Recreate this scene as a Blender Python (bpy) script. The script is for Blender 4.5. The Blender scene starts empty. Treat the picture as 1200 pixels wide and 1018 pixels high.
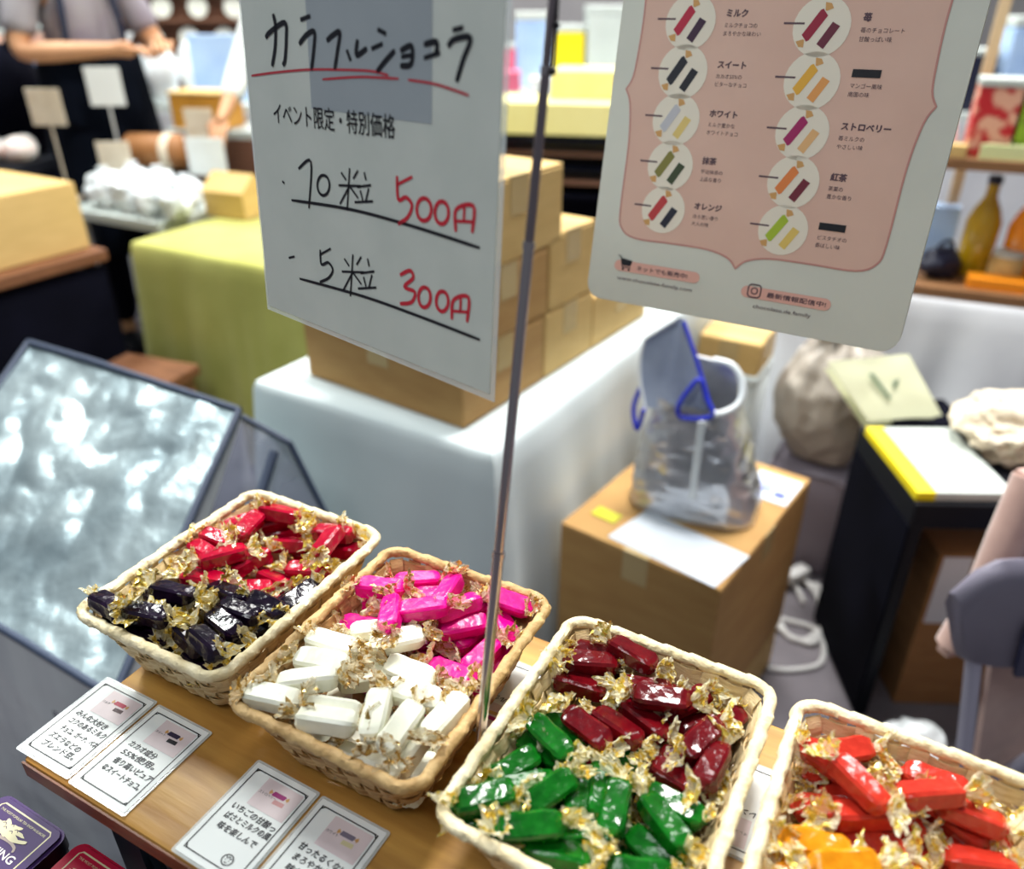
import bpy, bmesh, math, random
from mathutils import Vector, Matrix, noise, Euler
random.seed(11)
R = math.radians
scene = bpy.context.scene
COL = scene.collection

# ------------------------------------------------------------------ camera, world, lights, exposure
cam_data = bpy.data.cameras.new('camera')
cam = bpy.data.objects.new('camera', cam_data)
COL.objects.link(cam)
cam.location = (0, 0, 1.35)
cam.rotation_euler = (R(90 - 29), 0, 0)
cam_data.sensor_fit = 'HORIZONTAL'
cam_data.sensor_width = 36.0
cam_data.lens = 36.0 * 925 / 1200
cam_data.clip_start = 0.02
cam_data.dof.use_dof = True
cam_data.dof.focus_distance = 0.60
cam_data.dof.aperture_fstop = 3.3
scene.camera = cam

world = bpy.data.worlds.new('hall_ambient')
scene.world = world
world.use_nodes = True
wbg = world.node_tree.nodes['Background']
wbg.inputs[0].default_value = (0.80, 0.90, 1.0, 1)
wbg.inputs[1].default_value = 0.21


def area_light(name, loc, aim, sx, sy, power, color=(1, 1, 1)):
    d = bpy.data.lights.new(name, 'AREA')
    d.shape = 'RECTANGLE'
    d.size, d.size_y, d.energy, d.color = sx, sy, power, color
    o = bpy.data.objects.new(name, d)
    COL.objects.link(o)
    o.location = loc
    o.rotation_euler = (Vector(aim) - Vector(loc)).to_track_quat('-Z', 'Y').to_euler()
    return o


area_light('hall_lamp_or_fill', (0.6, 2.0, 4.6), (0.2, 1.2, 0), 0.9, 0.6, 260, (1.0, 0.98, 0.94))
area_light('hall_lamp_or_fill', (-2.6, 3.2, 4.6), (-1.6, 2.8, 0), 1.2, 0.6, 230, (0.96, 1.0, 0.96))
area_light('hall_lamp_or_fill', (-1.2, -0.6, 4.2), (-0.2, 0.6, 0.8), 1.2, 1.2, 46, (0.95, 0.98, 1.0))  # front fill: added, unseen lamp that brightens faces turned to the camera
area_light('hall_lamp_or_fill', (2.6, 4.2, 4.6), (1.6, 3.2, 0), 2.0, 1.2, 260, (1.0, 0.98, 0.95))
area_light('hall_lamp_or_fill', (-0.5, 6.0, 4.6), (-0.5, 5.0, 0), 3.0, 1.2, 260, (1.0, 0.98, 0.95))

scene.view_settings.view_transform = 'Standard'
scene.view_settings.look = 'None'
scene.view_settings.exposure = -0.15
scene.view_settings.gamma = 1.0
scene.view_settings.use_curve_mapping = False


# ------------------------------------------------------------------ materials
def lin(c):
    return tuple(((v / 255) / 12.92 if v / 255 <= 0.04045 else ((v / 255 + 0.055) / 1.055) ** 2.4) for v in c) + (1.0,)


def mat(name, rgb, rough=0.6, metal=0.0, rgb2=None, scale=20, stretch=(1, 1, 1), bump=0.0, bump_scale=None, coat=0.0,
        alpha=1.0, trans=0.0, spec=0.5, detail=4, lo=0.35, hi=0.65, sheen=0.0, emit=None):
    m = bpy.data.materials.new(name)
    m.use_nodes = True
    nt = m.node_tree
    p = nt.nodes['Principled BSDF']
    p.inputs['Base Color'].default_value = lin(rgb)
    p.inputs['Roughness'].default_value = rough
    p.inputs['Metallic'].default_value = metal
    p.inputs['Coat Weight'].default_value = coat
    p.inputs['Coat Roughness'].default_value = 0.08
    p.inputs['Alpha'].default_value = alpha
    p.inputs['Transmission Weight'].default_value = trans
    p.inputs['Specular IOR Level'].default_value = spec
    p.inputs['Sheen Weight'].default_value = sheen
    tc = nt.nodes.new('ShaderNodeTexCoord')
    mp = nt.nodes.new('ShaderNodeMapping')
    mp.inputs['Scale'].default_value = stretch
    nt.links.new(tc.outputs['Object'], mp.inputs['Vector'])
    if rgb2 is not None:
        n = nt.nodes.new('ShaderNodeTexNoise')
        n.inputs['Scale'].default_value = scale
        n.inputs['Detail'].default_value = detail
        nt.links.new(mp.outputs[0], n.inputs['Vector'])
        cr = nt.nodes.new('ShaderNodeValToRGB')
        cr.color_ramp.elements[0].position = lo
        cr.color_ramp.elements[0].color = lin(rgb)
        cr.color_ramp.elements[1].position = hi
        cr.color_ramp.elements[1].color = lin(rgb2)
        nt.links.new(n.outputs[0], cr.inputs[0])
        nt.links.new(cr.outputs[0], p.inputs['Base Color'])
    if bump:
        n2 = nt.nodes.new('ShaderNodeTexNoise')
        n2.inputs['Scale'].default_value = bump_scale or scale
        n2.inputs['Detail'].default_value = 5
        nt.links.new(mp.outputs[0], n2.inputs['Vector'])
        b = nt.nodes.new('ShaderNodeBump')
        b.inputs['Strength'].default_value = bump
        b.inputs['Distance'].default_value = 0.01
        nt.links.new(n2.outputs[0], b.inputs['Height'])
        nt.links.new(b.outputs[0], p.inputs['Normal'])
    if emit:
        p.inputs['Emission Color'].default_value = lin(rgb)
        p.inputs['Emission Strength'].default_value = emit
    return m


def film_material(name, gold, clear, amount, alpha_lo):
    """cellophane twist: gold leaf print that breaks off into clear film"""
    m = mat(name, gold, rough=0.16, metal=0.6)
    nt = m.node_tree
    p = nt.nodes['Principled BSDF']
    tc = nt.nodes.new('ShaderNodeTexCoord')
    n = nt.nodes.new('ShaderNodeTexNoise')
    n.inputs['Scale'].default_value = 190
    n.inputs['Detail'].default_value = 2
    nt.links.new(tc.outputs['Object'], n.inputs['Vector'])
    r = nt.nodes.new('ShaderNodeValToRGB')
    r.color_ramp.elements[0].position = amount - 0.05
    r.color_ramp.elements[1].position = amount + 0.05
    nt.links.new(n.outputs[0], r.inputs[0])
    mix = nt.nodes.new('ShaderNodeMix')
    mix.data_type = 'RGBA'
    mix.inputs[6].default_value = lin(gold)
    mix.inputs[7].default_value = lin(clear)
    nt.links.new(r.outputs[0], mix.inputs[0])
    nt.links.new(mix.outputs[2], p.inputs['Base Color'])
    mm = nt.nodes.new('ShaderNodeMapRange')
    mm.inputs[3].default_value = 0.6
    mm.inputs[4].default_value = 0.05
    nt.links.new(r.outputs[0], mm.inputs[0])
    nt.links.new(mm.outputs[0], p.inputs['Metallic'])
    ma = nt.nodes.new('ShaderNodeMapRange')
    ma.inputs[3].default_value = 1.0
    ma.inputs[4].default_value = alpha_lo
    nt.links.new(r.outputs[0], ma.inputs[0])
    nt.links.new(ma.outputs[0], p.inputs['Alpha'])
    return m


M = {}
M['floor'] = mat('floor_grey', (86, 82, 90), 0.75, rgb2=(124, 119, 125), scale=3.5, bump=0.1, bump_scale=60)
M['wall'] = mat('wall_paint', (150, 148, 150), 0.8, rgb2=(162, 160, 160), scale=2)
M['board'] = mat('honey_wood', (146, 94, 34), 0.42, rgb2=(212, 164, 80), scale=26, stretch=(0.22, 2.2, 1), bump=0.08, detail=8, lo=0.25, hi=0.75)
M['board_edge'] = mat('wood_edge', (96, 52, 26), 0.5, rgb2=(128, 74, 40), scale=30, stretch=(0.3, 3, 3))
M['straw'] = mat('pale_straw', (222, 204, 158), 0.62, rgb2=(242, 230, 194), scale=60, stretch=(1, 1, 1), bump=0.25, bump_scale=260)
M['straw_tan'] = mat('tan_straw', (180, 142, 86), 0.62, rgb2=(214, 180, 124), scale=60, bump=0.25, bump_scale=260)
M['straw_in'] = mat('straw_band_pale', (204, 176, 124), 0.68, rgb2=(236, 216, 170), scale=45, stretch=(1, 1, 5), bump=0.25, bump_scale=300)
M['straw_tan_in'] = mat('straw_band_tan', (170, 126, 76), 0.68, rgb2=(212, 176, 120), scale=45, stretch=(1, 1, 5), bump=0.25, bump_scale=300)


def foil(name, rgb, rgb2, rough=0.15, metal=0.0):
    m = mat(name, rgb, rough, metal, rgb2=rgb2, scale=90, spec=0.42)
    nt = m.node_tree
    pr = nt.nodes['Principled BSDF']
    tc = nt.nodes.new('ShaderNodeTexCoord')
    v = nt.nodes.new('ShaderNodeTexVoronoi')
    v.inputs['Scale'].default_value = 130
    n = nt.nodes.new('ShaderNodeTexNoise')
    n.inputs['Scale'].default_value = 170
    n.inputs['Detail'].default_value = 3
    nt.links.new(tc.outputs['Object'], n.inputs['Vector'])
    nt.links.new(tc.outputs['Object'], v.inputs['Vector'])
    ad = nt.nodes.new('ShaderNodeMath')
    ad.operation = 'ADD'
    nt.links.new(v.outputs['Distance'], ad.inputs[0])
    nt.links.new(n.outputs[0], ad.inputs[1])
    b = nt.nodes.new('ShaderNodeBump')
    b.inputs['Strength'].default_value = 0.22
    b.inputs['Distance'].default_value = 0.0022
    nt.links.new(ad.outputs[0], b.inputs['Height'])
    nt.links.new(b.outputs[0], pr.inputs['Normal'])
    return m


M['c_red'] = foil('red_foil', (146, 2, 36), (176, 6, 46))
M['c_dark'] = foil('dark_foil', (13, 6, 20), (28, 12, 36))
M['c_pink'] = foil('pink_foil', (214, 0, 122), (230, 4, 140), 0.28)
M['c_white'] = mat('white_wax_paper', (238, 238, 216), 0.34, rgb2=(246, 246, 230), scale=60, bump=0.07, bump_scale=160)
M['c_maroon'] = foil('maroon_foil', (82, 4, 14), (106, 10, 18))
M['c_green'] = foil('green_foil', (4, 74, 12), (16, 104, 24))
M['c_orange'] = foil('orange_red_foil', (174, 42, 30), (192, 54, 38))
M['c_yellow'] = foil('amber_foil', (200, 122, 10), (218, 146, 26))
M['film_a'] = film_material('gold_film', (236, 208, 96), (252, 246, 214), 0.47, 0.55)
M['film_b'] = film_material('brown_gold_film', (206, 168, 92), (246, 232, 196), 0.47, 0.5)

M['paper'] = mat('white_paper', (236, 240, 238), 0.55, rgb2=(242, 246, 244), scale=8)
M['grey_paper'] = mat('office_paper', (196, 206, 216), 0.6, rgb2=(204, 213, 222), scale=8)
M['sign_paper'] = mat('price_sign_paper', (211, 219, 211), 0.6, rgb2=(219, 226, 218), scale=18)
M['show_through'] = mat('show_through_grey', (164, 174, 180), 0.6, rgb2=(172, 182, 187), scale=12)
M['ink'] = mat('black_marker_ink', (12, 14, 26), 0.5)
M['ink_soft'] = mat('grey_print_ink', (92, 70, 80), 0.6)
M['ink_red'] = mat('red_marker_ink', (214, 40, 60), 0.5)
M['ink_redline'] = mat('thin_red_ink', (196, 62, 74), 0.5)
M['laminate'] = mat('clear_laminate', (232, 240, 240), 0.12, alpha=0.42, spec=0.5)
M['menu_white'] = mat('menu_board_white', (208, 212, 202), 0.6, rgb2=(214, 218, 208), scale=10)
M['menu_edge'] = mat('menu_board_edge', (238, 232, 208), 0.7)
M['menu_pink'] = mat('menu_pink_print', (216, 180, 164), 0.6, rgb2=(221, 186, 170), scale=14)
M['menu_line'] = mat('menu_pink_outline', (196, 142, 134), 0.6)
M['pill'] = mat('pill_pink_print', (226, 176, 162), 0.6)
M['circle'] = mat('menu_circle_print', (232, 226, 210), 0.6)
M['photo_patch'] = mat('pink_photo_print', (220, 204, 206), 0.5, rgb2=(230, 214, 216), scale=40)
M['gold_print'] = mat('gold_print', (206, 158, 96), 0.5)
M['chrome'] = mat('polished_steel', (190, 178, 180), 0.18, 1.0)
M['chrome_dark'] = mat('dull_steel', (150, 136, 140), 0.28, 1.0)
M['black_plastic'] = mat('black_plastic', (4, 7, 16), 0.5, rgb2=(8, 12, 22), scale=6, spec=0.25)
M['crate'] = mat('dark_teal_plastic', (8, 26, 40), 0.42, rgb2=(14, 36, 52), scale=14)
M['tin_purple'] = mat('purple_tin', (56, 34, 84), 0.5, 0.0, rgb2=(64, 40, 94), scale=9, spec=0.25)
M['tin_side'] = mat('navy_tin_side', (12, 12, 32), 0.35, spec=0.4)
M['tin_red'] = mat('crimson_tin', (166, 4, 46), 0.5, 0.0, rgb2=(182, 8, 56), scale=9, spec=0.25)
M['tin_red_side'] = mat('crimson_tin_side', (120, 2, 30), 0.35, spec=0.4)
M['tin_gold'] = mat('pale_gold_print', (206, 198, 158), 0.5)
M['tin_gold2'] = mat('dim_gold_print', (150, 132, 126), 0.5)
M['tin_white'] = mat('white_print', (240, 236, 226), 0.5)
M['silver'] = mat('crumpled_silver_film', (128, 146, 154), 0.36, 0.6, rgb2=(178, 194, 198), scale=5, bump=0.5, bump_scale=22)
M['silver_bag'] = mat('silver_foil_bag', (184, 186, 192), 0.32, 0.7, rgb2=(212, 214, 218), scale=12, bump=0.2, bump_scale=26)
M['bag_inner'] = mat('blue_grey_lining', (150, 162, 188), 0.5, 0.3, rgb2=(170, 182, 204), scale=18)
M['blue'] = mat('blue_binding', (30, 44, 190), 0.5, rgb2=(38, 56, 206), scale=30)
M['navy_bind'] = mat('slate_binding', (50, 62, 84), 0.6)
M['vinyl'] = mat('grey_clear_vinyl', (84, 86, 104), 0.22, alpha=0.72, rgb2=(108, 112, 130), scale=7, bump=0.2, bump_scale=12)
M['vinyl_white'] = mat('milky_vinyl', (176, 182, 188), 0.4, rgb2=(200, 206, 208), scale=4, stretch=(3, 3, 0.4), bump=0.2, bump_scale=8)
M['cloth_white'] = mat('white_table_cloth', (214, 226, 228), 0.85, rgb2=(222, 233, 234), scale=5, sheen=0.2)
M['cloth_grey'] = mat('pale_grey_cloth', (196, 198, 204), 0.85, rgb2=(210, 212, 216), scale=5, sheen=0.2)
M['cloth_green'] = mat('lime_table_cloth', (176, 176, 84), 0.85, rgb2=(190, 190, 98), scale=6, sheen=0.2)
M['cloth_black'] = mat('black_cloth', (4, 5, 16), 0.95, rgb2=(9, 10, 24), scale=6, spec=0.1)
M['card'] = mat('brown_cardboard', (176, 134, 78), 0.8, rgb2=(186, 146, 88), scale=10, stretch=(1, 1, 4))
M['card_dark'] = mat('darker_cardboard', (140, 98, 56), 0.8, rgb2=(152, 108, 64), scale=10, stretch=(1, 1, 4))
M['card_tan'] = mat('tan_cardboard', (206, 172, 108), 0.8, rgb2=(214, 180, 116), scale=10, stretch=(1, 1, 4))
M['card_edge'] = mat('cardboard_fluting', (120, 84, 48), 0.9)
M['tape'] = mat('parcel_tape', (210, 184, 130), 0.25, alpha=0.85)
M['yellow_tape'] = mat('yellow_green_tape', (196, 196, 26), 0.5)
M['pale_yellow'] = mat('pale_yellow_box', (240, 226, 150), 0.7, rgb2=(244, 232, 160), scale=9)
M['wood_brown'] = mat('brown_shelf_wood', (122, 84, 52), 0.6, rgb2=(146, 104, 66), scale=20, stretch=(0.4, 3, 3))
M['wood_tan'] = mat('light_post_wood', (214, 186, 146), 0.6, rgb2=(222, 196, 156), scale=20, stretch=(3, 3, 0.4))
M['wood_red'] = mat('reddish_wood', (112, 70, 42), 0.6, rgb2=(132, 86, 54), scale=14, stretch=(1, 4, 4))
M['beige_bag'] = mat('beige_plastic_bag', (166, 157, 147), 0.42, rgb2=(188, 180, 168), scale=9)
M['beige_cloth'] = mat('cream_fabric', (214, 200, 176), 0.9, rgb2=(226, 214, 192), scale=20, bump=0.2)
M['cream'] = mat('cream_green_card', (226, 228, 194), 0.6, rgb2=(232, 234, 202), scale=7)
M['leaf_print'] = mat('green_print', (120, 150, 120), 0.6)
M['yellow'] = mat('bright_yellow', (246, 224, 0), 0.55)
M['white_gloss'] = mat('white_gloss_card', (190, 198, 194), 0.4, rgb2=(202, 210, 206), scale=6)
M['grey_bin'] = mat('grey_panel', (132, 124, 136), 0.7, rgb2=(140, 132, 144), scale=6)
M['chair_grey'] = mat('grey_chair_plastic', (116, 112, 128), 0.45, rgb2=(122, 118, 134), scale=8)
M['chair_blue'] = mat('slate_blue_seat', (44, 46, 74), 0.6, rgb2=(50, 52, 82), scale=30)
M['chair_tube'] = mat('grey_painted_tube', (168, 168, 186), 0.35, 0.3)
M['coat'] = mat('dusty_pink_coat', (176, 142, 132), 0.95, rgb2=(192, 158, 146), scale=14, sheen=0.4)
M['cable'] = mat('white_cable', (206, 206, 206), 0.5)
M['skin'] = mat('skin', (198, 146, 106), 0.55, rgb2=(206, 154, 114), scale=9)
M['shirt'] = mat('grey_tee', (140, 132, 142), 0.9, rgb2=(160, 158, 160), scale=7)
M['white_shirt'] = mat('white_coat_cloth', (226, 232, 230), 0.9)
M['apron'] = mat('black_apron', (3, 8, 18), 0.95, rgb2=(6, 12, 24), scale=5, spec=0.1)
M['strap'] = mat('navy_strap', (24, 34, 58), 0.8)
M['hair'] = mat('black_hair', (20, 16, 16), 0.5)
M['eye'] = mat('eye_dark', (24, 18, 16), 0.3)
M['lips'] = mat('lips', (168, 96, 88), 0.5)
M['orange_crate'] = mat('amber_wood_crate', (206, 142, 46), 0.6, rgb2=(216, 154, 56), scale=12)
M['pale_blue'] = mat('pale_blue_card', (158, 190, 236), 0.4, rgb2=(190, 216, 244), scale=4)
M['royal_blue'] = mat('royal_blue_cloth', (10, 36, 122), 0.8, rgb2=(14, 46, 140), scale=6)
M['white_plastic'] = mat('white_plastic_film', (222, 230, 234), 0.3, rgb2=(236, 242, 244), scale=14, coat=0.3)
M['ceramic'] = mat('white_ceramic', (226, 226, 214), 0.3)
M['brown_roll'] = mat('brown_leather', (142, 92, 46), 0.6, rgb2=(158, 106, 58), scale=16)
M['salmon'] = mat('salmon_card', (216, 160, 140), 0.7, rgb2=(224, 186, 166), scale=14)
M['red_print'] = mat('red_patterned_print', (196, 34, 44), 0.5, rgb2=(232, 176, 150), scale=26, lo=0.46, hi=0.56)
M['green_print'] = mat('green_patterned_print', (140, 176, 40), 0.5, rgb2=(60, 60, 40), scale=22, lo=0.54, hi=0.62)
M['olive_glass'] = mat('olive_drink', (190, 150, 20), 0.15, coat=0.6)
M['orange_glass'] = mat('orange_drink', (246, 140, 10), 0.15, coat=0.6)
M['glass'] = mat('clear_bottle_glass', (226, 232, 230), 0.06, alpha=0.35)
M['orange'] = mat('orange_pack', (250, 150, 20), 0.5)
M['pink_goods'] = mat('pink_pack', (224, 110, 140), 0.5)
M['navy_goods'] = mat('navy_pack', (22, 26, 52), 0.6)
M['lime_strip'] = mat('pale_lime_strip', (224, 230, 170), 0.5)
M['brown_wall'] = mat('brown_rack', (110, 72, 52), 0.7)
M['choc'] = mat('choc_print', (46, 24, 30), 0.5)


# ------------------------------------------------------------------ helpers
def uniq(o, name):
    o.name = name
    return o


def thing(name, label, cat, loc=(0, 0, 0), rot=0, group=None):
    o = bpy.data.objects.new(name, None)
    COL.objects.link(o)
    o.empty_display_size = 0.02
    o.location = loc
    o.rotation_euler = rot if isinstance(rot, (tuple, Euler)) else (0, 0, rot)
    o['label'] = label
    o['category'] = cat
    if group:
        o['group'] = group
    return o


def tag(o, label, cat, group=None):
    o['label'] = label
    o['category'] = cat
    if group:
        o['group'] = group
    return o


def obj(name, me, m=None, parent=None, loc=None, rot=None, smooth=None):
    if isinstance(me, bmesh.types.BMesh):
        bm = me
        me = bpy.data.meshes.new(name)
        bm.normal_update()
        bm.to_mesh(me)
        bm.free()
    if m is not None and not me.materials:
        me.materials.append(m)
    if smooth is not None:
        for p in me.polygons:
            p.use_smooth = True
        if smooth < 179:
            me.set_sharp_from_angle(angle=R(smooth))
    o = bpy.data.objects.new(name, me)
    COL.objects.link(o)
    if parent is not None:
        o.parent = parent
    if loc is not None:
        o.location = loc
    if rot is not None:
        o.rotation_euler = rot if not isinstance(rot, (int, float)) else (0, 0, rot)
    return o


def mesh(verts, faces, name='m'):
    me = bpy.data.meshes.new(name)
    me.from_pydata([tuple(v) for v in verts], [], faces)
    me.update()
    return me


def box_bm(sx, sy, sz, c=(0, 0, 0), bev=0.0, seg=2, rotz=0.0, bm=None, taper=1.0):
    """box sitting on z = c.z"""
    b = bmesh.new()
    bmesh.ops.create_cube(b, size=1)
    for v in b.verts:
        k = taper if v.co.z > 0 else 1.0
        v.co = Vector((v.co.x * sx * k, v.co.y * sy * k, (v.co.z + 0.5) * sz))
    if bev:
        bmesh.ops.bevel(b, geom=b.edges[:], offset=bev, segments=seg, affect='EDGES', profile=0.5)
    bmesh.ops.transform(b, matrix=Matrix.Translation(c) @ Matrix.Rotation(rotz, 4, 'Z'), verts=b.verts)
    if bm is None:
        return b
    me = bpy.data.meshes.new('t')
    b.to_mesh(me)
    b.free()
    bm.from_mesh(me)
    bpy.data.meshes.remove(me)
    return bm


def catmull(pts, sub=6, closed=False):
    P = [Vector(p) for p in pts]
    if len(P) < 3:
        return P
    out = []
    n = len(P)
    rng = range(n if closed else n - 1)
    for i in rng:
        p0 = P[(i - 1) % n] if closed or i > 0 else P[0]
        p1 = P[i]
        p2 = P[(i + 1) % n]
        p3 = P[(i + 2) % n] if closed or i + 2 < n else P[-1]
        for k in range(sub):
            t = k / sub
            out.append(0.5 * ((2 * p1) + (p2 - p0) * t + (2 * p0 - 5 * p1 + 4 * p2 - p3) * t * t + (3 * p1 - p0 - 3 * p2 + p3) * t ** 3))
    if not closed:
        out.append(P[-1])
    return out


def tube_mesh(pts, r, n=8, closed=False, rad=None):
    P = [Vector(p) for p in pts]
    m = len(P)
    verts, faces = [], []
    up = Vector((0, 0, 1))
    prev = None
    for i in range(m):
        a = P[(i - 1) % m] if closed or i > 0 else P[i]
        b = P[(i + 1) % m] if closed or i < m - 1 else P[i]
        t = (b - a).normalized()
        if prev is None:
            s = t.cross(up)
            if s.length < 1e-3:
                s = t.cross(Vector((1, 0, 0)))
            s.normalize()
        else:
            s = (prev - t * prev.dot(t)).normalized()
        prev = s
        u = s.cross(t)
        rr = rad[i] if rad else r
        for k in range(n):
            th = 2 * math.pi * k / n
            verts.append(P[i] + (s * math.cos(th) + u * math.sin(th)) * rr)
    for i in range(m if closed else m - 1):
        j = (i + 1) % m
        for k in range(n):
            q = (k + 1) % n
            faces.append((i * n + k, i * n + q, j * n + q, j * n + k))
    if not closed:
        faces.append(tuple(range(n)))
        faces.append(tuple((m - 1) * n + k for k in reversed(range(n))))
    return mesh(verts, faces, 'tube')


def lathe_mesh(prof, n=20):
    verts, faces = [], []
    for r, z in prof:
        for k in range(n):
            t = 2 * math.pi * k / n
            verts.append((r * math.cos(t), r * math.sin(t), z))
    for i in range(len(prof) - 1):
        for k in range(n):
            q = (k + 1) % n
            faces.append((i * n + k, i * n + q, (i + 1) * n + q, (i + 1) * n + k))
    faces.append(tuple(reversed(range(n))))
    faces.append(tuple((len(prof) - 1) * n + k for k in range(n)))
    return mesh(verts, faces, 'lathe')


def flat_poly(pts, z=0.0, thick=0.0):
    """polygon in the xy plane, optionally extruded"""
    bm = bmesh.new()
    vs = [bm.verts.new((p[0], p[1], z)) for p in pts]
    f = bm.faces.new(vs)
    if f.normal.z < 0:
        f.normal_flip()
    if thick:
        r = bmesh.ops.extrude_face_region(bm, geom=[f])
        for v in r['geom']:
            if isinstance(v, bmesh.types.BMVert):
                v.co.z += thick
    bmesh.ops.recalc_face_normals(bm, faces=bm.faces)
    if not thick:
        bmesh.ops.triangulate(bm, faces=bm.faces[:])
    return bm


def rrect(w, h, r, n=5, cx=0.0, cy=0.0):
    pts = []
    for sx, sy, a0 in ((1, 1, 0), (-1, 1, 90), (-1, -1, 180), (1, -1, 270)):
        for k in range(n + 1):
            a = R(a0 + 90 * k / n)
            pts.append((cx + sx * (w / 2 - r) + r * math.cos(a), cy + sy * (h / 2 - r) + r * math.sin(a)))
    return pts


def ribbon_into(verts, faces, pts, w, z, closed=False, taper=True):
    P = [Vector((p[0], p[1], 0)) for p in pts]
    m = len(P)
    base = len(verts)
    for i in range(m):
        a = P[(i - 1) % m] if closed or i > 0 else P[i]
        b = P[(i + 1) % m] if closed or i < m - 1 else P[i]
        t = (b - a)
        t = t.normalized() if t.length > 1e-9 else Vector((1, 0, 0))
        nrm = Vector((-t.y, t.x, 0))
        ww = w * (0.75 if taper and not closed and i in (0, m - 1) else 1.0) / 2
        p = P[i]
        if not closed and i == 0:
            p = p - t * w * 0.3
        if not closed and i == m - 1:
            p = p + t * w * 0.3
        verts.append((p.x + nrm.x * ww, p.y + nrm.y * ww, z))
        verts.append((p.x - nrm.x * ww, p.y - nrm.y * ww, z))
    for i in range(m if closed else m - 1):
        j = (i + 1) % m
        faces.append((base + 2 * i, base + 2 * i + 1, base + 2 * j + 1, base + 2 * j))


def strokes(name, lines, w, z, m, parent, scale=0.001, sub=5, closed=False):
    v, f = [], []
    for ln in lines:
        ribbon_into(v, f, catmull([(x * scale, y * scale, 0) for x, y in ln], sub, closed), w, z, closed)
    return obj(name, mesh(v, f), m, parent)


def text_mesh(body, size, bold=0.0, shear=0.0, align='LEFT', width=None):
    c = bpy.data.curves.new('writing', 'FONT')
    c.body = body
    c.size = size
    c.shear = shear
    c.align_x = align
    c.resolution_u = 3
    o = bpy.data.objects.new('writing', c)
    COL.objects.link(o)
    bpy.context.view_layer.update()
    me = bpy.data.meshes.new_from_object(o.evaluated_get(bpy.context.evaluated_depsgraph_get()))
    bpy.data.objects.remove(o)
    bpy.data.curves.remove(c)
    if width and len(me.vertices):
        xs = [v.co.x for v in me.vertices]
        k = width / max(1e-6, max(xs) - min(xs))
        for v in me.vertices:
            v.co.x *= k
    me.materials.clear()
    if bold and len(me.vertices):
        # heavier pen: the same outlines laid a hair apart
        bm = bmesh.new()
        for k, (dx, dy) in enumerate(((0, 0), (1, 0), (-1, 0), (0, 1), (0, -1))):
            n0 = len(bm.verts)
            bm.from_mesh(me)
            bm.verts.ensure_lookup_table()
            for v in bm.verts[n0:]:
                v.co += Vector((dx * bold, dy * bold, k * 0.00001))
        bm.to_mesh(me)
        bm.free()
    return me


def text(body, size, m, parent, x, y, z, bold=0.0, shear=0.0, align='LEFT', width=None, rot=0.0, name='writing'):
    return obj(name, text_mesh(body, size, bold, shear, align, width), m, parent, loc=(x, y, z), rot=(0, 0, rot))


def cardboard_box(label, loc, rot, sx, sy, sz, m, group=None, tape=True, name='cardboard_box', seam='x', side_tape=False):
    """closed carton: four walls and two top flaps with the gap between them"""
    t = thing(name, label, 'box', loc, rot, group)
    obj('body', box_bm(sx, sy, sz - 0.004, bev=0.003, seg=1), m, t)
    if seam == 'x':
        for s in (-1, 1):
            obj('flap', box_bm(sx - 0.002, sy / 2 - 0.002, 0.004, (0, s * sy / 4, sz - 0.004), bev=0.001, seg=1), m, t)
        if tape:
            obj('tape', box_bm(sx + 0.002, 0.05, 0.0008, (0, 0, sz)), M['tape'], t)
    else:
        for s in (-1, 1):
            obj('flap', box_bm(sx / 2 - 0.002, sy - 0.002, 0.004, (s * sx / 4, 0, sz - 0.004), bev=0.001, seg=1), m, t)
        if tape:
            obj('tape', box_bm(0.05, sy + 0.002, 0.0008, (0, 0, sz)), M['tape'], t)
    if side_tape:
        for s in (-1, 1):
            obj('side_tape', box_bm(0.0016, 0.05, 0.06, (s * sx / 2, 0, sz - 0.062)), M['tape'], t)
            obj('side_tape', box_bm(0.05, 0.0016, 0.06, (0, s * sy / 2, sz - 0.062)), M['tape'], t)
    return t


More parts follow.
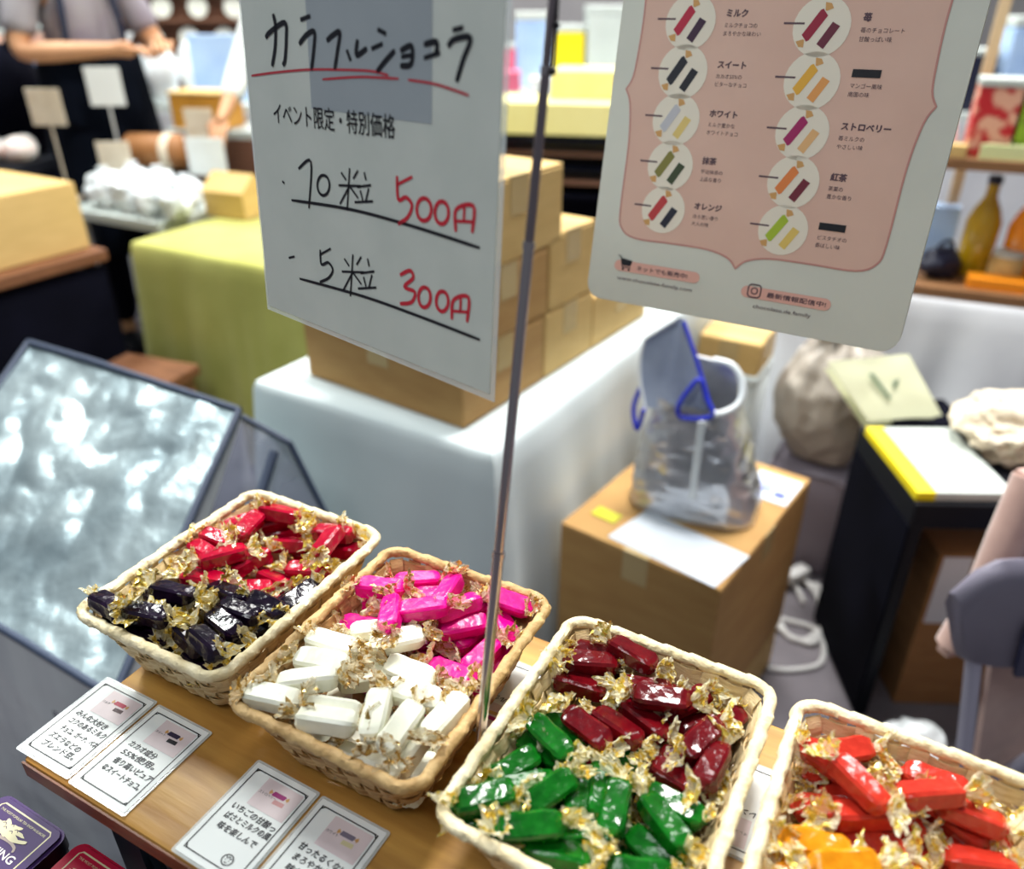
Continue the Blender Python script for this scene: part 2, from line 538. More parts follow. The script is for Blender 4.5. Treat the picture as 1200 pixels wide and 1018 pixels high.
def skirt_cloth(name, poly, ztop, zbot, m, label, cat='tablecloth', amp=0.018, step=0.02, seed=1, flare=0.05, group=None, folds=10):
    """cloth over a table: flat top, soft edge, skirt hanging in folds"""
    P = [Vector((x, y, 0)) for x, y in poly]
    ring = []
    n = len(P)
    area = sum(P[i].x * P[(i + 1) % n].y - P[(i + 1) % n].x * P[i].y for i in range(n))
    if area < 0:
        P.reverse()
    acc = 0
    for i in range(n):
        a, b = P[i], P[(i + 1) % n]
        d = (b - a)
        k = max(2, int(d.length / step))
        nr = Vector((d.y, -d.x, 0)).normalized()
        for j in range(k):
            f = j / k
            q = a + d * f
            nn = nr.copy()
            if j == 0:
                pr = (a - P[i - 1])
                nn = (nr + Vector((pr.y, -pr.x, 0)).normalized()).normalized()
            ring.append((q, nn, acc + d.length * f, min(f, 1 - f) * d.length))
        acc += d.length
    N = len(ring)
    rows = [(0, 0.0), (0.006, 0.004), (0.018, 0.008)] + [(0.018 + (ztop - zbot - 0.018) * (k / 14), 0.009) for k in range(1, 15)]
    verts, faces = [], []
    for dz, outw in rows:
        h = dz / (ztop - zbot)
        for q, nn, s, dc in ring:
            w = (noise.noise(Vector((s * folds * 0.55, seed * 7.1, h * 0.5))) + 0.55 * noise.noise(Vector((s * folds * 1.5, seed * 3.3, h * 0.8))))
            corner = math.exp(-dc / 0.05)
            out = outw + (amp * w + amp * 0.6) * min(1, h * 1.6) + flare * corner * h
            verts.append(q + nn * out + Vector((0, 0, ztop - dz)))
    for i in range(len(rows) - 1):
        for k in range(N):
            j = (k + 1) % N
            faces.append((i * N + k, (i + 1) * N + k, (i + 1) * N + j, i * N + j))
    faces.append(tuple(range(N)))
    me = mesh(verts, faces, name)
    o = obj(name, me, m, None, smooth=60)
    return tag(o, label, cat, group)


def crumple_bm(sx, sy, sz, seed, amt=0.12, freq=3.0, sub=4, flat_base=True, ridge=True, squash=1.0, pleat=0.0):
    bm = bmesh.new()
    bmesh.ops.create_icosphere(bm, subdivisions=sub, radius=1.0)
    off = Vector((seed * 3.7, seed * 1.9, seed * 5.3))
    for v in bm.verts:
        p = v.co.copy()
        k = noise.noise(p * freq * 0.5 + off)
        r = noise.noise(p * freq + off * 2)
        if ridge:
            r = 0.5 - abs(r) * 1.6
        d = 1 + amt * (k * 1.2 + r * 0.9 + 0.5 * (0.4 - abs(noise.noise(p * freq * 2.3 + off))))
        if pleat:
            an = math.atan2(p.y, p.x)
            d += pleat * max(0, p.z + 0.5) * (math.sin(9 * an + seed + 1.5 * k) + 0.5 * math.sin(17 * an + 2 * seed)) * (1 - 0.4 * max(0, p.z))
        q = p * d
        q = Vector((math.copysign(abs(q.x) ** squash, q.x), math.copysign(abs(q.y) ** squash, q.y), q.z))
        v.co = Vector((q.x * sx / 2, q.y * sy / 2, (q.z + 1) * sz / 2))
        if flat_base and v.co.z < sz * 0.12:
            v.co.z = max(0, (v.co.z - sz * 0.04) * 0.6) if v.co.z > sz * 0.04 else 0
    return bm


def panel3(name, corners, m, parent=None, nu=24, nv=24, amp=0.0, freq=6.0, seed=0, thick=0.0, ridge=True):
    """bilinear sheet between four corners with crumples and a real thickness"""
    A, B, C, D = [Vector(c) for c in corners]
    nr = (B - A).cross(D - A).normalized()
    V, F = [], []
    for i in range(nu + 1):
        for j in range(nv + 1):
            u, v = i / nu, j / nv
            p = A * (1 - u) * (1 - v) + B * u * (1 - v) + C * u * v + D * (1 - u) * v
            e = min(1, 6 * min(u, 1 - u, v, 1 - v) + 0.15)
            if amp:
                q = p * freq + Vector((seed, seed * 2, 0))
                k = noise.noise(q * 0.5) + (0.35 - abs(noise.noise(q))) * (1.0 if ridge else 0) + 0.5 * (0.3 - abs(noise.noise(q * 2.1)))
                p = p + nr * amp * k * e
            V.append(p)
    for i in range(nu):
        for j in range(nv):
            a = i * (nv + 1) + j
            F.append((a, a + nv + 1, a + nv + 2, a + 1))
    me = mesh(V, F, name)
    if thick:
        bm = bmesh.new()
        bm.from_mesh(me)
        bmesh.ops.solidify(bm, geom=bm.faces[:], thickness=thick)
        return obj(name, bm, m, parent, smooth=50)
    return obj(name, me, m, parent, smooth=60)


def skin_mesh(name, joints, edges, m, parent=None, sub=2, root=0):
    """one continuous skinned surface grown along joints: [(pos, radius)]"""
    me = bpy.data.meshes.new(name)
    me.from_pydata([tuple(j[0]) for j in joints], edges, [])
    o = bpy.data.objects.new(name, me)
    COL.objects.link(o)
    md = o.modifiers.new('skin', 'SKIN')
    md.use_smooth_shade = True
    for i, j in enumerate(joints):
        r = j[1]
        me.skin_vertices[0].data[i].radius = r if isinstance(r, tuple) else (r, r)
        me.skin_vertices[0].data[i].use_root = (i == root)
    s = o.modifiers.new('sub', 'SUBSURF')
    s.levels = s.render_levels = sub
    bpy.context.view_layer.update()
    new = bpy.data.meshes.new_from_object(o.evaluated_get(bpy.context.evaluated_depsgraph_get()))
    bpy.data.objects.remove(o)
    for p in new.polygons:
        p.use_smooth = True
    new.materials.clear()
    return obj(name, new, m, parent)


YB = R(-28)                       # stall frame: b runs along the counter, a runs away from it
AX = Vector((math.cos(R(62)), math.sin(R(62)), 0))
BX = Vector((math.cos(YB), math.sin(YB), 0))
C0 = Vector((-0.358, 0.389, 0))


def st(b, a, z=0.0):
    return C0 + BX * b + AX * a + Vector((0, 0, z))


# traced handwriting (mm on the sign) and candy poses (x, y, z, yaw, pitch, shows on top)
STROKES = {'black_bold':[[(32.8,197.9),(38.3,201.1),(56.2,206.9),(56.5,197.3),(53.3,184.9),(50.9,182.0)],
[(43.6,210.9),(45.0,204.3),(42.6,191.9),(37.6,181.0)],
[(75.0,209.0),(84.2,210.9)],
[(71.7,195.3),(79.6,200.3),(88.3,202.3),(87.1,193.5),(83.0,180.7)],
[(101.8,198.0),(108.0,201.0),(114.8,202.6),(112.0,193.2),(108.1,182.5)],
[(121.5,192.4),(124.0,188.1)],
[(131.8,198.3),(130.5,190.7),(140.0,194.4)],
[(152.1,204.8),(158.0,203.1)],
[(145.9,194.9),(154.6,197.4)],
[(165.6,194.0),(157.0,188.2),(150.1,182.9)],
[(172.0,194.8),(181.0,197.2),(180.5,188.2),(171.8,186.7)],
[(172.8,191.6),(180.5,192.6)],
[(192.2,198.6),(201.8,199.9),(201.0,193.8)],
[(192.2,191.8),(203.5,194.6)],
[(215.2,206.2),(221.4,207.3)],
[(211.3,198.7),(216.1,201.8),(227.8,202.6),(222.6,192.1),(218.1,181.9)]],'black':[[(38.8,104.7),(40.3,104.0)],
[(60.5,116.5),(75.6,122.6),(69.6,91.2)],
[(90.6,115.6),(93.6,114.6),(95.3,112.0),(95.3,108.7),(93.5,105.4),(90.4,102.9),(86.8,102.0),(83.6,103.0),(81.7,105.4),(81.6,108.8),(83.3,112.2),(86.3,114.7),(89.9,115.6)],
[(109.7,119.5),(113.8,116.2)],
[(127.0,122.9),(122.5,118.1)],
[(106.4,111.3),(129.4,114.0)],
[(118.6,123.1),(114.0,96.7)],
[(116.9,111.5),(106.7,99.6)],
[(118.6,111.7),(125.9,106.3)],
[(134.0,122.6),(135.1,119.0)],
[(126.4,113.0),(139.8,115.9)],
[(129.2,110.6),(131.0,105.8)],
[(137.6,113.1),(134.3,105.0)],
[(123.1,102.8),(141.3,106.1)],
[(48.9,93.1),(117.5,97.3),(178.5,96.9),(238.3,94.4)],
[(39.3,49.5),(46.0,51.7)],
[(80.0,62.7),(80.4,52.9),(88.9,55.8),(93.8,51.5),(88.3,44.6),(77.6,39.3)],
[(79.7,59.7),(92.3,66.2)],
[(108.6,62.0),(112.9,58.6)],
[(126.8,66.9),(122.1,61.3)],
[(105.1,52.7),(129.3,57.2)],
[(118.0,66.6),(113.2,37.2)],
[(116.2,53.6),(105.5,39.8)],
[(118.0,54.0),(125.7,48.6)],
[(134.2,67.0),(135.3,63.1)],
[(126.2,56.0),(140.3,60.1)],
[(129.1,53.5),(131.0,48.3)],
[(138.0,56.8),(134.4,47.7)],
[(122.8,44.5),(141.9,49.4)],
[(51.8,36.1),(126.9,40.0),(185.4,40.1),(240.4,39.0)]],'red':[[(166.2,124.3),(167.0,111.1),(174.3,113.4),(179.8,109.4),(175.5,101.4),(166.9,96.2)],
[(166.4,120.0),(179.7,126.0)],
[(192.2,115.4),(195.1,114.3),(197.0,111.8),(197.2,108.5),(195.9,105.2),(193.2,102.8),(189.8,101.9),(186.7,102.7),(184.7,105.1),(184.3,108.5),(185.6,111.9),(188.2,114.4),(191.5,115.4)],
[(207.6,115.8),(210.3,114.8),(212.0,112.3),(212.3,109.0),(211.1,105.8),(208.7,103.4),(205.7,102.6),(202.9,103.4),(201.0,105.8),(200.6,109.1),(201.7,112.4),(204.1,114.9),(207.1,115.8)],
[(218.7,100.9),(218.8,113.0),(232.9,117.0),(232.4,102.6)],
[(225.5,115.2),(225.3,107.6)],
[(219.6,106.5),(232.3,108.1)],
[(168.0,63.7),(177.2,68.3),(180.2,64.2),(171.5,56.5),(181.7,55.3),(178.4,47.9),(167.5,44.2)],
[(192.1,60.6),(194.7,59.8),(196.3,57.4),(196.5,54.1),(195.3,50.8),(192.9,48.3),(190.0,47.2),(187.3,47.9),(185.6,50.2),(185.2,53.5),(186.3,56.9),(188.6,59.5),(191.5,60.6)],
[(208.4,61.7),(210.9,60.9),(212.5,58.5),(212.8,55.3),(211.6,52.1),(209.4,49.6),(206.6,48.6),(204.0,49.3),(202.3,51.5),(201.9,54.7),(202.9,58.0),(205.1,60.6),(207.9,61.7)],
[(216.2,46.4),(217.5,58.3),(230.3,63.1),(229.7,48.0)],
[(223.8,60.5),(223.6,52.9)],
[(217.6,51.4),(229.5,53.6)]],'redline':[[(10.3,172.9),(43.2,176.8),(79.5,180.2),(112.7,181.8),(143.3,182.6),(159.6,181.2)],
[(94.7,175.3),(133.1,178.8),(168.9,179.8)],
[(178.0,179.7),(198.2,179.0),(214.9,176.9),(227.0,174.9)]]}
CANDY = {
 'red': [(-0.2606,0.5678,0.9287,-0.43,-0.02,1),(-0.2346,0.5761,0.9375,1.29,-0.0,1),(-0.2159,0.5958,0.9114,0.15,0.04,1),(-0.2022,0.5753,0.9169,-0.06,0.01,1),(-0.1587,0.553,0.938,1.28,0.03,1),(-0.1528,0.5673,0.9167,-0.1,-0.01,1),(-0.2461,0.5379,0.9334,0.47,-0.01,1),(-0.2509,0.5615,0.9101,0.51,-0.0,1),(-0.2283,0.5479,0.9188,0.91,-0.0,1),(-0.2597,0.5209,0.9223,-0.2,-0.0,1),(-0.1762,0.5384,0.9169,-0.11,-0.01,1),(-0.1808,0.5778,0.9034,-0.11,0.01,1),(-0.2208,0.5996,0.9245,0.37,0.0,1),(-0.2214,0.5194,0.9125,0.0,0.02,1),(-0.2728,0.5362,0.9132,-0.4,-0.04,1),(-0.16,0.5756,0.9293,-0.12,-0.01,1),(-0.2494,0.6027,0.9218,0.61,-0.02,1),(-0.2026,0.5317,0.9106,-0.5,-0.0,1),(-0.2684,0.5522,0.9262,-0.63,-0.01,1),(-0.212,0.5941,0.938,-0.23,-0.06,1),(-0.2559,0.54,0.877,1.83,0.0,0),(-0.217,0.5482,0.877,0.5,-0.0,0),(-0.2176,0.5188,0.877,1.62,0.01,0),(-0.1912,0.5192,0.877,3.0,-0.02,0),(-0.2544,0.5763,0.877,0.92,-0.01,0),(-0.2362,0.5573,0.877,0.99,0.03,0),(-0.1756,0.5634,0.877,2.43,-0.02,0),(-0.1778,0.5371,0.877,0.29,-0.01,0),(-0.2343,0.5937,0.877,1.98,0.01,0),(-0.2057,0.5732,0.877,0.69,0.02,0)],
 'dark': [(-0.3121,0.471,0.9376,-0.52,-0.01,1),(-0.3019,0.4808,0.9041,-0.06,-0.07,1),(-0.3023,0.474,0.9243,-0.15,0.13,1),(-0.2757,0.4984,0.9272,-0.27,-0.01,1),(-0.2885,0.5061,0.9133,-0.45,-0.03,1),(-0.2787,0.4606,0.938,-0.24,-0.04,1),(-0.2218,0.4626,0.9259,-0.68,-0.01,1),(-0.2226,0.43,0.938,-0.68,-0.07,1),(-0.2421,0.4462,0.926,-0.73,-0.03,1),(-0.2693,0.4706,0.9024,-0.66,0.04,1),(-0.2166,0.4792,0.9241,-0.4,-0.03,1),(-0.2872,0.4637,0.9122,-0.46,0.01,1),(-0.232,0.5008,0.9234,-0.39,-0.01,1),(-0.1745,0.5011,0.92,0.97,0.01,1),(-0.2322,0.4359,0.9115,-0.59,-0.02,1),(-0.2262,0.458,0.9032,0.8,0.07,1),(-0.2871,0.4806,0.9173,-0.51,0.02,1),(-0.1955,0.4846,0.9252,-0.56,0.02,1),(-0.2145,0.4835,0.8934,0.81,0.0,1),(-0.1909,0.4973,0.9106,0.96,-0.01,1),(-0.2219,0.4539,0.8898,0.94,-0.0,1),(-0.2865,0.4756,0.877,2.58,0.0,0),(-0.2504,0.4678,0.877,0.32,-0.02,0),(-0.2323,0.4596,0.877,0.46,-0.02,0),(-0.2138,0.4527,0.877,0.86,0.01,0),(-0.2879,0.504,0.877,0.62,-0.0,0),(-0.2645,0.4906,0.877,1.78,-0.01,0),(-0.2378,0.49,0.877,0.53,-0.02,0),(-0.2122,0.4793,0.877,3.05,-0.01,0),(-0.2774,0.5359,0.877,1.16,0.01,0),(-0.2522,0.5116,0.877,2.7,-0.01,0)],
 'pink': [(-0.1061,0.4946,0.9353,-0.12,-0.01,1),(-0.0925,0.4606,0.938,-1.51,0.02,1),(-0.079,0.5156,0.9242,0.1,0.01,1),(-0.0682,0.4663,0.938,0.09,0.1,1),(-0.1025,0.4918,0.9158,-0.34,-0.04,1),(-0.0837,0.4755,0.9241,-0.2,-0.01,1),(-0.0525,0.4953,0.9293,1.17,0.12,1),(-0.0673,0.4981,0.906,-0.23,-0.0,1),(-0.0425,0.4783,0.9289,0.47,0.04,1),(-0.0353,0.4861,0.9158,0.41,0.06,1),(-0.0645,0.4844,0.892,0.77,-0.02,1),(-0.0318,0.4772,0.9028,0.94,-0.03,1),(-0.04,0.4738,0.8897,0.21,-0.04,1),(-0.0237,0.445,0.909,0.91,0.03,1),(-0.0445,0.4258,0.9111,-0.41,-0.02,1),(-0.0586,0.4415,0.8986,-0.59,-0.0,1),(-0.007,0.4738,0.9155,-1.19,0.05,1),(-0.0089,0.4612,0.8955,1.16,0.01,1),(-0.1152,0.4687,0.9168,-0.23,-0.04,1),(-0.0875,0.5069,0.8924,-0.2,-0.03,1),(-0.0615,0.5042,0.918,0.13,-0.12,1),(-0.0383,0.4694,0.9176,0.24,0.04,1),(-0.0031,0.4864,0.9278,-0.46,-0.02,1),(-0.1107,0.4686,0.9032,-0.56,-0.01,1),(-0.1022,0.4921,0.9014,0.29,-0.02,1),(-0.1119,0.4491,0.877,2.67,0.0,0),(-0.086,0.4425,0.877,1.71,0.01,0),(-0.058,0.4323,0.877,1.16,0.01,0),(-0.0392,0.4241,0.877,1.64,-0.01,0),(-0.0989,0.4747,0.877,0.39,0.0,0),(-0.0714,0.4748,0.877,1.24,-0.01,0),(-0.049,0.4605,0.877,2.33,-0.02,0),(-0.0194,0.4494,0.877,1.23,-0.01,0),(-0.0942,0.4926,0.877,0.29,0.01,0),(-0.0498,0.4894,0.877,2.34,0.02,0)],
 'white': [(-0.1032,0.4554,0.9258,0.24,-0.07,1),(-0.0865,0.4456,0.9252,0.35,-0.02,1),(-0.1341,0.4377,0.9291,-0.38,0.02,1),(-0.1366,0.4167,0.9316,-0.23,-0.01,1),(-0.1426,0.3979,0.9332,0.24,-0.05,1),(-0.157,0.39,0.9213,-0.36,-0.02,1),(-0.1632,0.3833,0.9329,-0.27,0.02,1),(-0.1221,0.3639,0.9323,-0.17,-0.01,1),(-0.0903,0.3683,0.9332,1.54,-0.01,1),(-0.0722,0.3567,0.9339,1.14,0.01,1),(-0.0659,0.3495,0.9216,1.12,-0.01,1),(-0.0441,0.3679,0.9312,1.01,-0.02,1),(-0.1,0.3579,0.9004,-0.38,0.02,1),(-0.1176,0.437,0.9149,-0.15,0.01,1),(-0.0737,0.4192,0.9191,-0.44,-0.03,1),(-0.1074,0.4211,0.9107,0.17,-0.03,1),(-0.067,0.3875,0.9305,-0.35,0.01,1),(-0.1213,0.3771,0.926,-0.17,-0.0,1),(-0.0858,0.4333,0.9031,-0.31,0.02,1),(-0.1381,0.3988,0.877,2.55,0.01,0),(-0.1134,0.3882,0.877,1.08,-0.0,0),(-0.0942,0.3723,0.877,1.94,0.01,0),(-0.0644,0.3625,0.877,1.22,0.01,0),(-0.1332,0.4251,0.877,1.61,-0.0,0),(-0.108,0.4171,0.877,0.62,0.0,0),(-0.085,0.407,0.877,0.88,-0.01,0),(-0.0645,0.3902,0.877,2.94,-0.01,0)],
 'maroon': [(0.0582,0.4239,0.9245,-0.11,0.02,1),(0.0877,0.4245,0.9316,-0.67,-0.04,1),(0.0553,0.4277,0.9059,0.38,-0.0,1),(0.0496,0.4101,0.9153,-0.35,-0.02,1),(0.0631,0.4372,0.919,-0.26,-0.04,1),(0.0889,0.4191,0.9,-0.39,-0.07,1),(0.1216,0.391,0.9182,0.5,0.09,1),(0.1141,0.406,0.9098,-0.25,-0.1,1),(0.0905,0.3773,0.9167,-0.83,0.0,1),(0.0709,0.3704,0.9183,-0.74,0.01,1),(0.0504,0.3687,0.9195,-0.77,-0.02,1),(0.1242,0.3555,0.9251,0.72,0.03,1),(0.127,0.3361,0.9231,1.0,-0.06,1),(0.1461,0.3765,0.9128,0.76,0.02,1),(0.1058,0.3345,0.9114,-0.62,-0.09,1),(0.1152,0.3462,0.9096,-0.58,-0.04,1),(0.1017,0.3845,0.9307,-0.19,0.02,1),(0.0943,0.4011,0.9214,-0.19,0.02,1),(0.1256,0.38,0.9063,0.36,-0.01,1),(0.1364,0.3776,0.8931,0.48,-0.01,1),(0.0499,0.3714,0.877,2.78,0.01,0),(0.0533,0.3545,0.877,2.77,-0.01,0),(0.0834,0.3529,0.877,2.41,0.02,0),(0.1019,0.3325,0.877,0.2,-0.01,0),(0.0509,0.3944,0.877,2.1,0.0,0),(0.0812,0.3875,0.877,0.97,0.01,0),(0.1044,0.3741,0.877,2.46,0.02,0),(0.1093,0.3535,0.877,2.74,-0.0,0),(0.0738,0.4042,0.877,1.07,-0.0,0),(0.1116,0.3917,0.877,2.08,-0.0,0)],
 'green': [(0.0248,0.3568,0.9242,-0.91,0.01,1),(0.0388,0.3804,0.9055,-0.51,-0.0,1),(0.0007,0.3405,0.916,0.61,0.02,1),(0.0213,0.3563,0.9102,-0.57,-0.02,1),(0.0223,0.3148,0.9259,0.65,0.01,1),(0.0087,0.3247,0.9176,0.28,-0.01,1),(0.0406,0.324,0.9144,-1.73,0.0,1),(0.0548,0.3235,0.9158,-1.7,-0.03,1),(0.0619,0.305,0.9246,-1.88,-0.0,1),(-0.0165,0.3083,0.9294,0.3,-0.01,1),(0.0899,0.2959,0.9246,-1.09,0.01,1),(0.0112,0.2898,0.9293,0.07,0.0,1),(0.0511,0.2881,0.9005,0.15,0.03,1),(0.0828,0.2836,0.9113,-0.9,-0.06,1),(0.0717,0.268,0.9192,-0.16,0.02,1),(0.0997,0.3147,0.9139,-0.53,-0.02,1),(0.0942,0.3452,0.8914,-0.29,0.01,1),(-0.0055,0.3018,0.901,-0.31,0.02,1),(0.0801,0.3544,0.9047,-0.24,-0.03,1),(-0.0109,0.3036,0.9154,-0.11,0.04,1),(0.0358,0.2942,0.9115,0.13,0.07,1),(0.0946,0.3048,0.9001,-1.24,0.01,1),(0.0262,0.2806,0.9175,-0.21,0.01,1),(0.0603,0.305,0.9008,-0.27,-0.02,1),(0.003,0.3149,0.877,1.77,0.0,0),(0.0223,0.3022,0.877,1.93,0.01,0),(0.0472,0.2913,0.877,1.69,-0.01,0),(0.0765,0.2782,0.877,1.23,-0.01,0),(0.0197,0.3338,0.877,2.72,-0.0,0),(0.045,0.3186,0.877,0.36,-0.01,0),(0.0669,0.2946,0.877,1.2,0.01,0),(0.0868,0.3082,0.877,2.07,0.01,0),(0.0224,0.3612,0.877,1.36,0.03,0),(0.0459,0.3418,0.877,2.78,-0.01,0)],
 'orange': [(0.2089,0.3454,0.9077,0.27,0.0,1),(0.2076,0.3125,0.938,-1.06,-0.06,1),(0.2149,0.3479,0.9221,0.14,0.05,1),(0.2095,0.3022,0.9227,0.04,-0.02,1),(0.24,0.329,0.9058,-1.15,0.01,1),(0.2506,0.309,0.9323,0.05,0.05,1),(0.2664,0.328,0.9182,-0.46,-0.01,1),(0.2725,0.3092,0.9058,-0.88,0.01,1),(0.2749,0.3044,0.9193,-0.54,0.03,1),(0.286,0.3034,0.8919,-0.14,0.04,1),(0.1932,0.3132,0.9121,-0.11,0.01,1),(0.1975,0.3114,0.8978,-0.83,0.01,1),(0.2395,0.2957,0.8957,-0.12,0.02,1),(0.2131,0.3273,0.9072,0.21,0.04,1),(0.2012,0.3339,0.9283,-0.73,-0.09,1),(0.2303,0.3035,0.908,-0.13,0.02,1),(0.2729,0.2807,0.9084,-0.15,-0.01,1),(0.211,0.2922,0.9105,-0.29,0.02,1),(0.1824,0.2757,0.877,1.93,-0.0,0),(0.204,0.2603,0.877,1.96,0.01,0),(0.2283,0.23,0.877,2.24,0.0,0),(0.2443,0.2349,0.877,2.1,-0.0,0),(0.1956,0.2963,0.877,2.19,0.01,0),(0.2296,0.2855,0.877,2.9,0.01,0),(0.2332,0.2659,0.877,2.68,-0.01,0),(0.2635,0.2558,0.877,0.62,0.0,0),(0.2069,0.3297,0.877,0.66,-0.01,0),(0.2286,0.3129,0.877,2.52,-0.01,0),(0.2549,0.2988,0.877,1.76,0.0,0),(0.2804,0.3038,0.877,2.85,-0.01,0)],
 'yellow': [(0.1755,0.2837,0.9211,-0.23,0.0,1),(0.1852,0.268,0.9274,0.05,-0.04,1),(0.1659,0.2641,0.9152,-0.27,-0.03,1),(0.1747,0.2756,0.9082,-0.18,0.0,1),(0.2166,0.2677,0.912,-0.15,0.01,1),(0.1569,0.2362,0.877,0.43,-0.0,0),(0.1824,0.2174,0.877,1.63,-0.1,0),(0.2059,0.2005,0.877,2.34,-0.01,0),(0.229,0.1947,0.877,1.55,0.0,0),(0.1743,0.2564,0.877,2.3,-0.01,0),(0.1823,0.2331,0.8884,3.12,0.0,0)],
}
# ------------------------------------------------------------------ setting
def structure(name, bm, m):
    o = obj(name, bm, m)
    o['kind'] = 'structure'
    return o


structure('floor', box_bm(16, 14, 0.1, (0, 3.0, -0.1)), M['floor'])
structure('wall_back', box_bm(16, 0.12, 3.2, (0, 9.0, 0)), M['wall'])

# ------------------------------------------------------------------ counter: crates and board
def plastic_crate(z, h, label):
    t = thing('plastic_crate', label, 'crate', st(0.40, 0.150, z), YB)
    L_, W_ = 0.69, 0.27
    fr = bmesh.new()
    for s in (-1, 1):
        box_bm(L_, 0.012, 0.03, (0, s * (W_ / 2 - 0.006), h - 0.03), bm=fr)
        box_bm(L_, 0.012, 0.025, (0, s * (W_ / 2 - 0.006), 0), bm=fr)
        box_bm(0.012, W_, 0.03, (s * (L_ / 2 - 0.006), 0, h - 0.03), bm=fr)
        box_bm(0.012, W_, 0.025, (s * (L_ / 2 - 0.006), 0, 0), bm=fr)
        for q in (-1, 1):
            box_bm(0.03, 0.03, h, (s * (L_ / 2 - 0.015), q * (W_ / 2 - 0.015), 0), bm=fr)
    obj('frame', fr, M['crate'], t)
    lat = bmesh.new()
    k = 0
    x = -L_ / 2 + 0.03
    while x < L_ / 2 - 0.03:
        for s in (-1, 1):
            b = bmesh.new()
            box_bm(0.005, 0.004, (h - 0.05) * 1.05, (0, 0, -(h - 0.05) / 2), bm=b)
            for tilt in (-0.35, 0.35):
                c = b.copy()
                bmesh.ops.transform(c, matrix=Matrix.Translation((x, s * (W_ / 2 - 0.006), h / 2)) @ Matrix.Rotation(tilt, 4, 'Y'), verts=c.verts)
                me = bpy.data.meshes.new('t')
                c.to_mesh(me)
                lat.from_mesh(me)
                bpy.data.meshes.remove(me)
                c.free()
            b.free()
        x += 0.026
        k += 1
    for v in lat.verts:
        v.co.x = max(-L_ / 2 + 0.006, min(L_ / 2 - 0.006, v.co.x))
    for zz in (0.3, 0.5, 0.7):
        for s in (-1, 1):
            box_bm(L_ - 0.04, 0.004, 0.006, (0, s * (W_ / 2 - 0.006), h * zz), bm=lat)
    o = obj('lattice', lat, M['crate'], t)
    o['kind'] = 'stuff'
    for s in (-1, 1):
        obj('end_panel', box_bm(0.006, W_ - 0.03, h - 0.05, (s * (L_ / 2 - 0.008), 0, 0.025)), M['crate'], t)
    obj('bottom', box_bm(L_ - 0.01, W_ - 0.01, 0.006), M['crate'], t)
    return t


plastic_crate(0.424, 0.420, 'dark teal plastic lattice crate directly under the honey-coloured wooden board')
plastic_crate(0.0, 0.422, 'dark teal plastic lattice crate on the floor, lower of the stack')

bt = thing('wooden_board', 'honey-brown wooden board that carries the baskets and handwritten cards', 'board', st(0.40, 0.145, 0.845), YB)
obj('plank', box_bm(0.80, 0.29, 0.0192, (0, 0, 0), bev=0.004, seg=2), M['board'], bt, smooth=40)
obj('edge_strip', box_bm(0.80, 0.0016, 0.0145, (0, -0.1452, 0.0018)), M['board_edge'], bt)
obj('edge_strip', box_bm(0.0016, 0.284, 0.0145, (-0.4002, 0, 0.0018)), M['board_edge'], bt)
BZ = 0.865

# low stand with the two tea tins, mostly below the frame
ts = thing('tin_stand', 'dark low stand under the purple and red tea tins', 'table', st(0.02, -0.075, 0), YB)
obj('top', box_bm(0.30, 0.15, 0.02, (0, 0, 0.70), bev=0.003), M['black_plastic'], ts)
for sx in (-1, 1):
    for sy in (-1, 1):
        obj('leg', box_bm(0.02, 0.02, 0.70, (sx * 0.135, sy * 0.06, 0)), M['black_plastic'], ts)


# ------------------------------------------------------------------ baskets
BW, BL, BH = 0.164, 0.206, 0.064


def per(t, hx, hy, r):
    """point and outward normal on a rounded rectangle, t in 0..1"""
    ex, ey = 2 * (hx - r), 2 * (hy - r)
    arc = math.pi * r / 2
    tot = 2 * (ex + ey) + 4 * arc
    s = (t % 1.0) * tot
    segs = ((ey, 'l', (hx, -hy + r), (0, 1), (1, 0)), (arc, 'a', (hx - r, hy - r), 0), (ex, 'l', (hx - r, hy), (-1, 0), (0, 1)), (arc, 'a', (-hx + r, hy - r), 90),
            (ey, 'l', (-hx, hy - r), (0, -1), (-1, 0)), (arc, 'a', (-hx + r, -hy + r), 180), (ex, 'l', (-hx + r, -hy), (1, 0), (0, -1)), (arc, 'a', (hx - r, -hy + r), 270))
    for sg in segs:
        if s <= sg[0]:
            if sg[1] == 'l':
                return Vector((sg[2][0] + sg[3][0] * s, sg[2][1] + sg[3][1] * s, 0)), Vector((sg[4][0], sg[4][1], 0))
            a = R(sg[3]) + s / r
            n = Vector((math.cos(a), math.sin(a), 0))
            return Vector((sg[2][0], sg[2][1], 0)) + n * r, n
        s -= sg[0]
    return Vector((hx, -hy + r, 0)), Vector((1, 0, 0))


def wall_at(t, z):
    f = z / BH
    inset = 0.007 + 0.020 * (1 - f)
    return per(t, BW / 2 - inset, BL / 2 - inset, 0.020)


NS = 38
ROWS = 5


def strip_loop(z0, z1, phase, mtl_amp=0.0017, th=0.0009):
    n = NS * 4
    V, F = [], []
    for k in range(n):
        t = k / n
        wob = 0.0007 * noise.noise(Vector((t * 40, z0 * 300, phase)))
        for zz in (z0 + wob, z1 + wob):
            p, nn = wall_at(t, zz)
            o = mtl_amp * math.cos(math.pi * (t * NS) + phase * math.pi)
            for d in (-th / 2, th / 2):
                q = p + nn * (o + d)
                V.append((q.x, q.y, zz))
    for k in range(n):
        a, b = k * 4, ((k + 1) % n) * 4
        F += [(a + 1, b + 1, b + 3, a + 3), (a, a + 2, b + 2, b), (a + 2, a + 3, b + 3, b + 2), (a, b, b + 1, a + 1)]
    return mesh(V, F, 'weave_band')


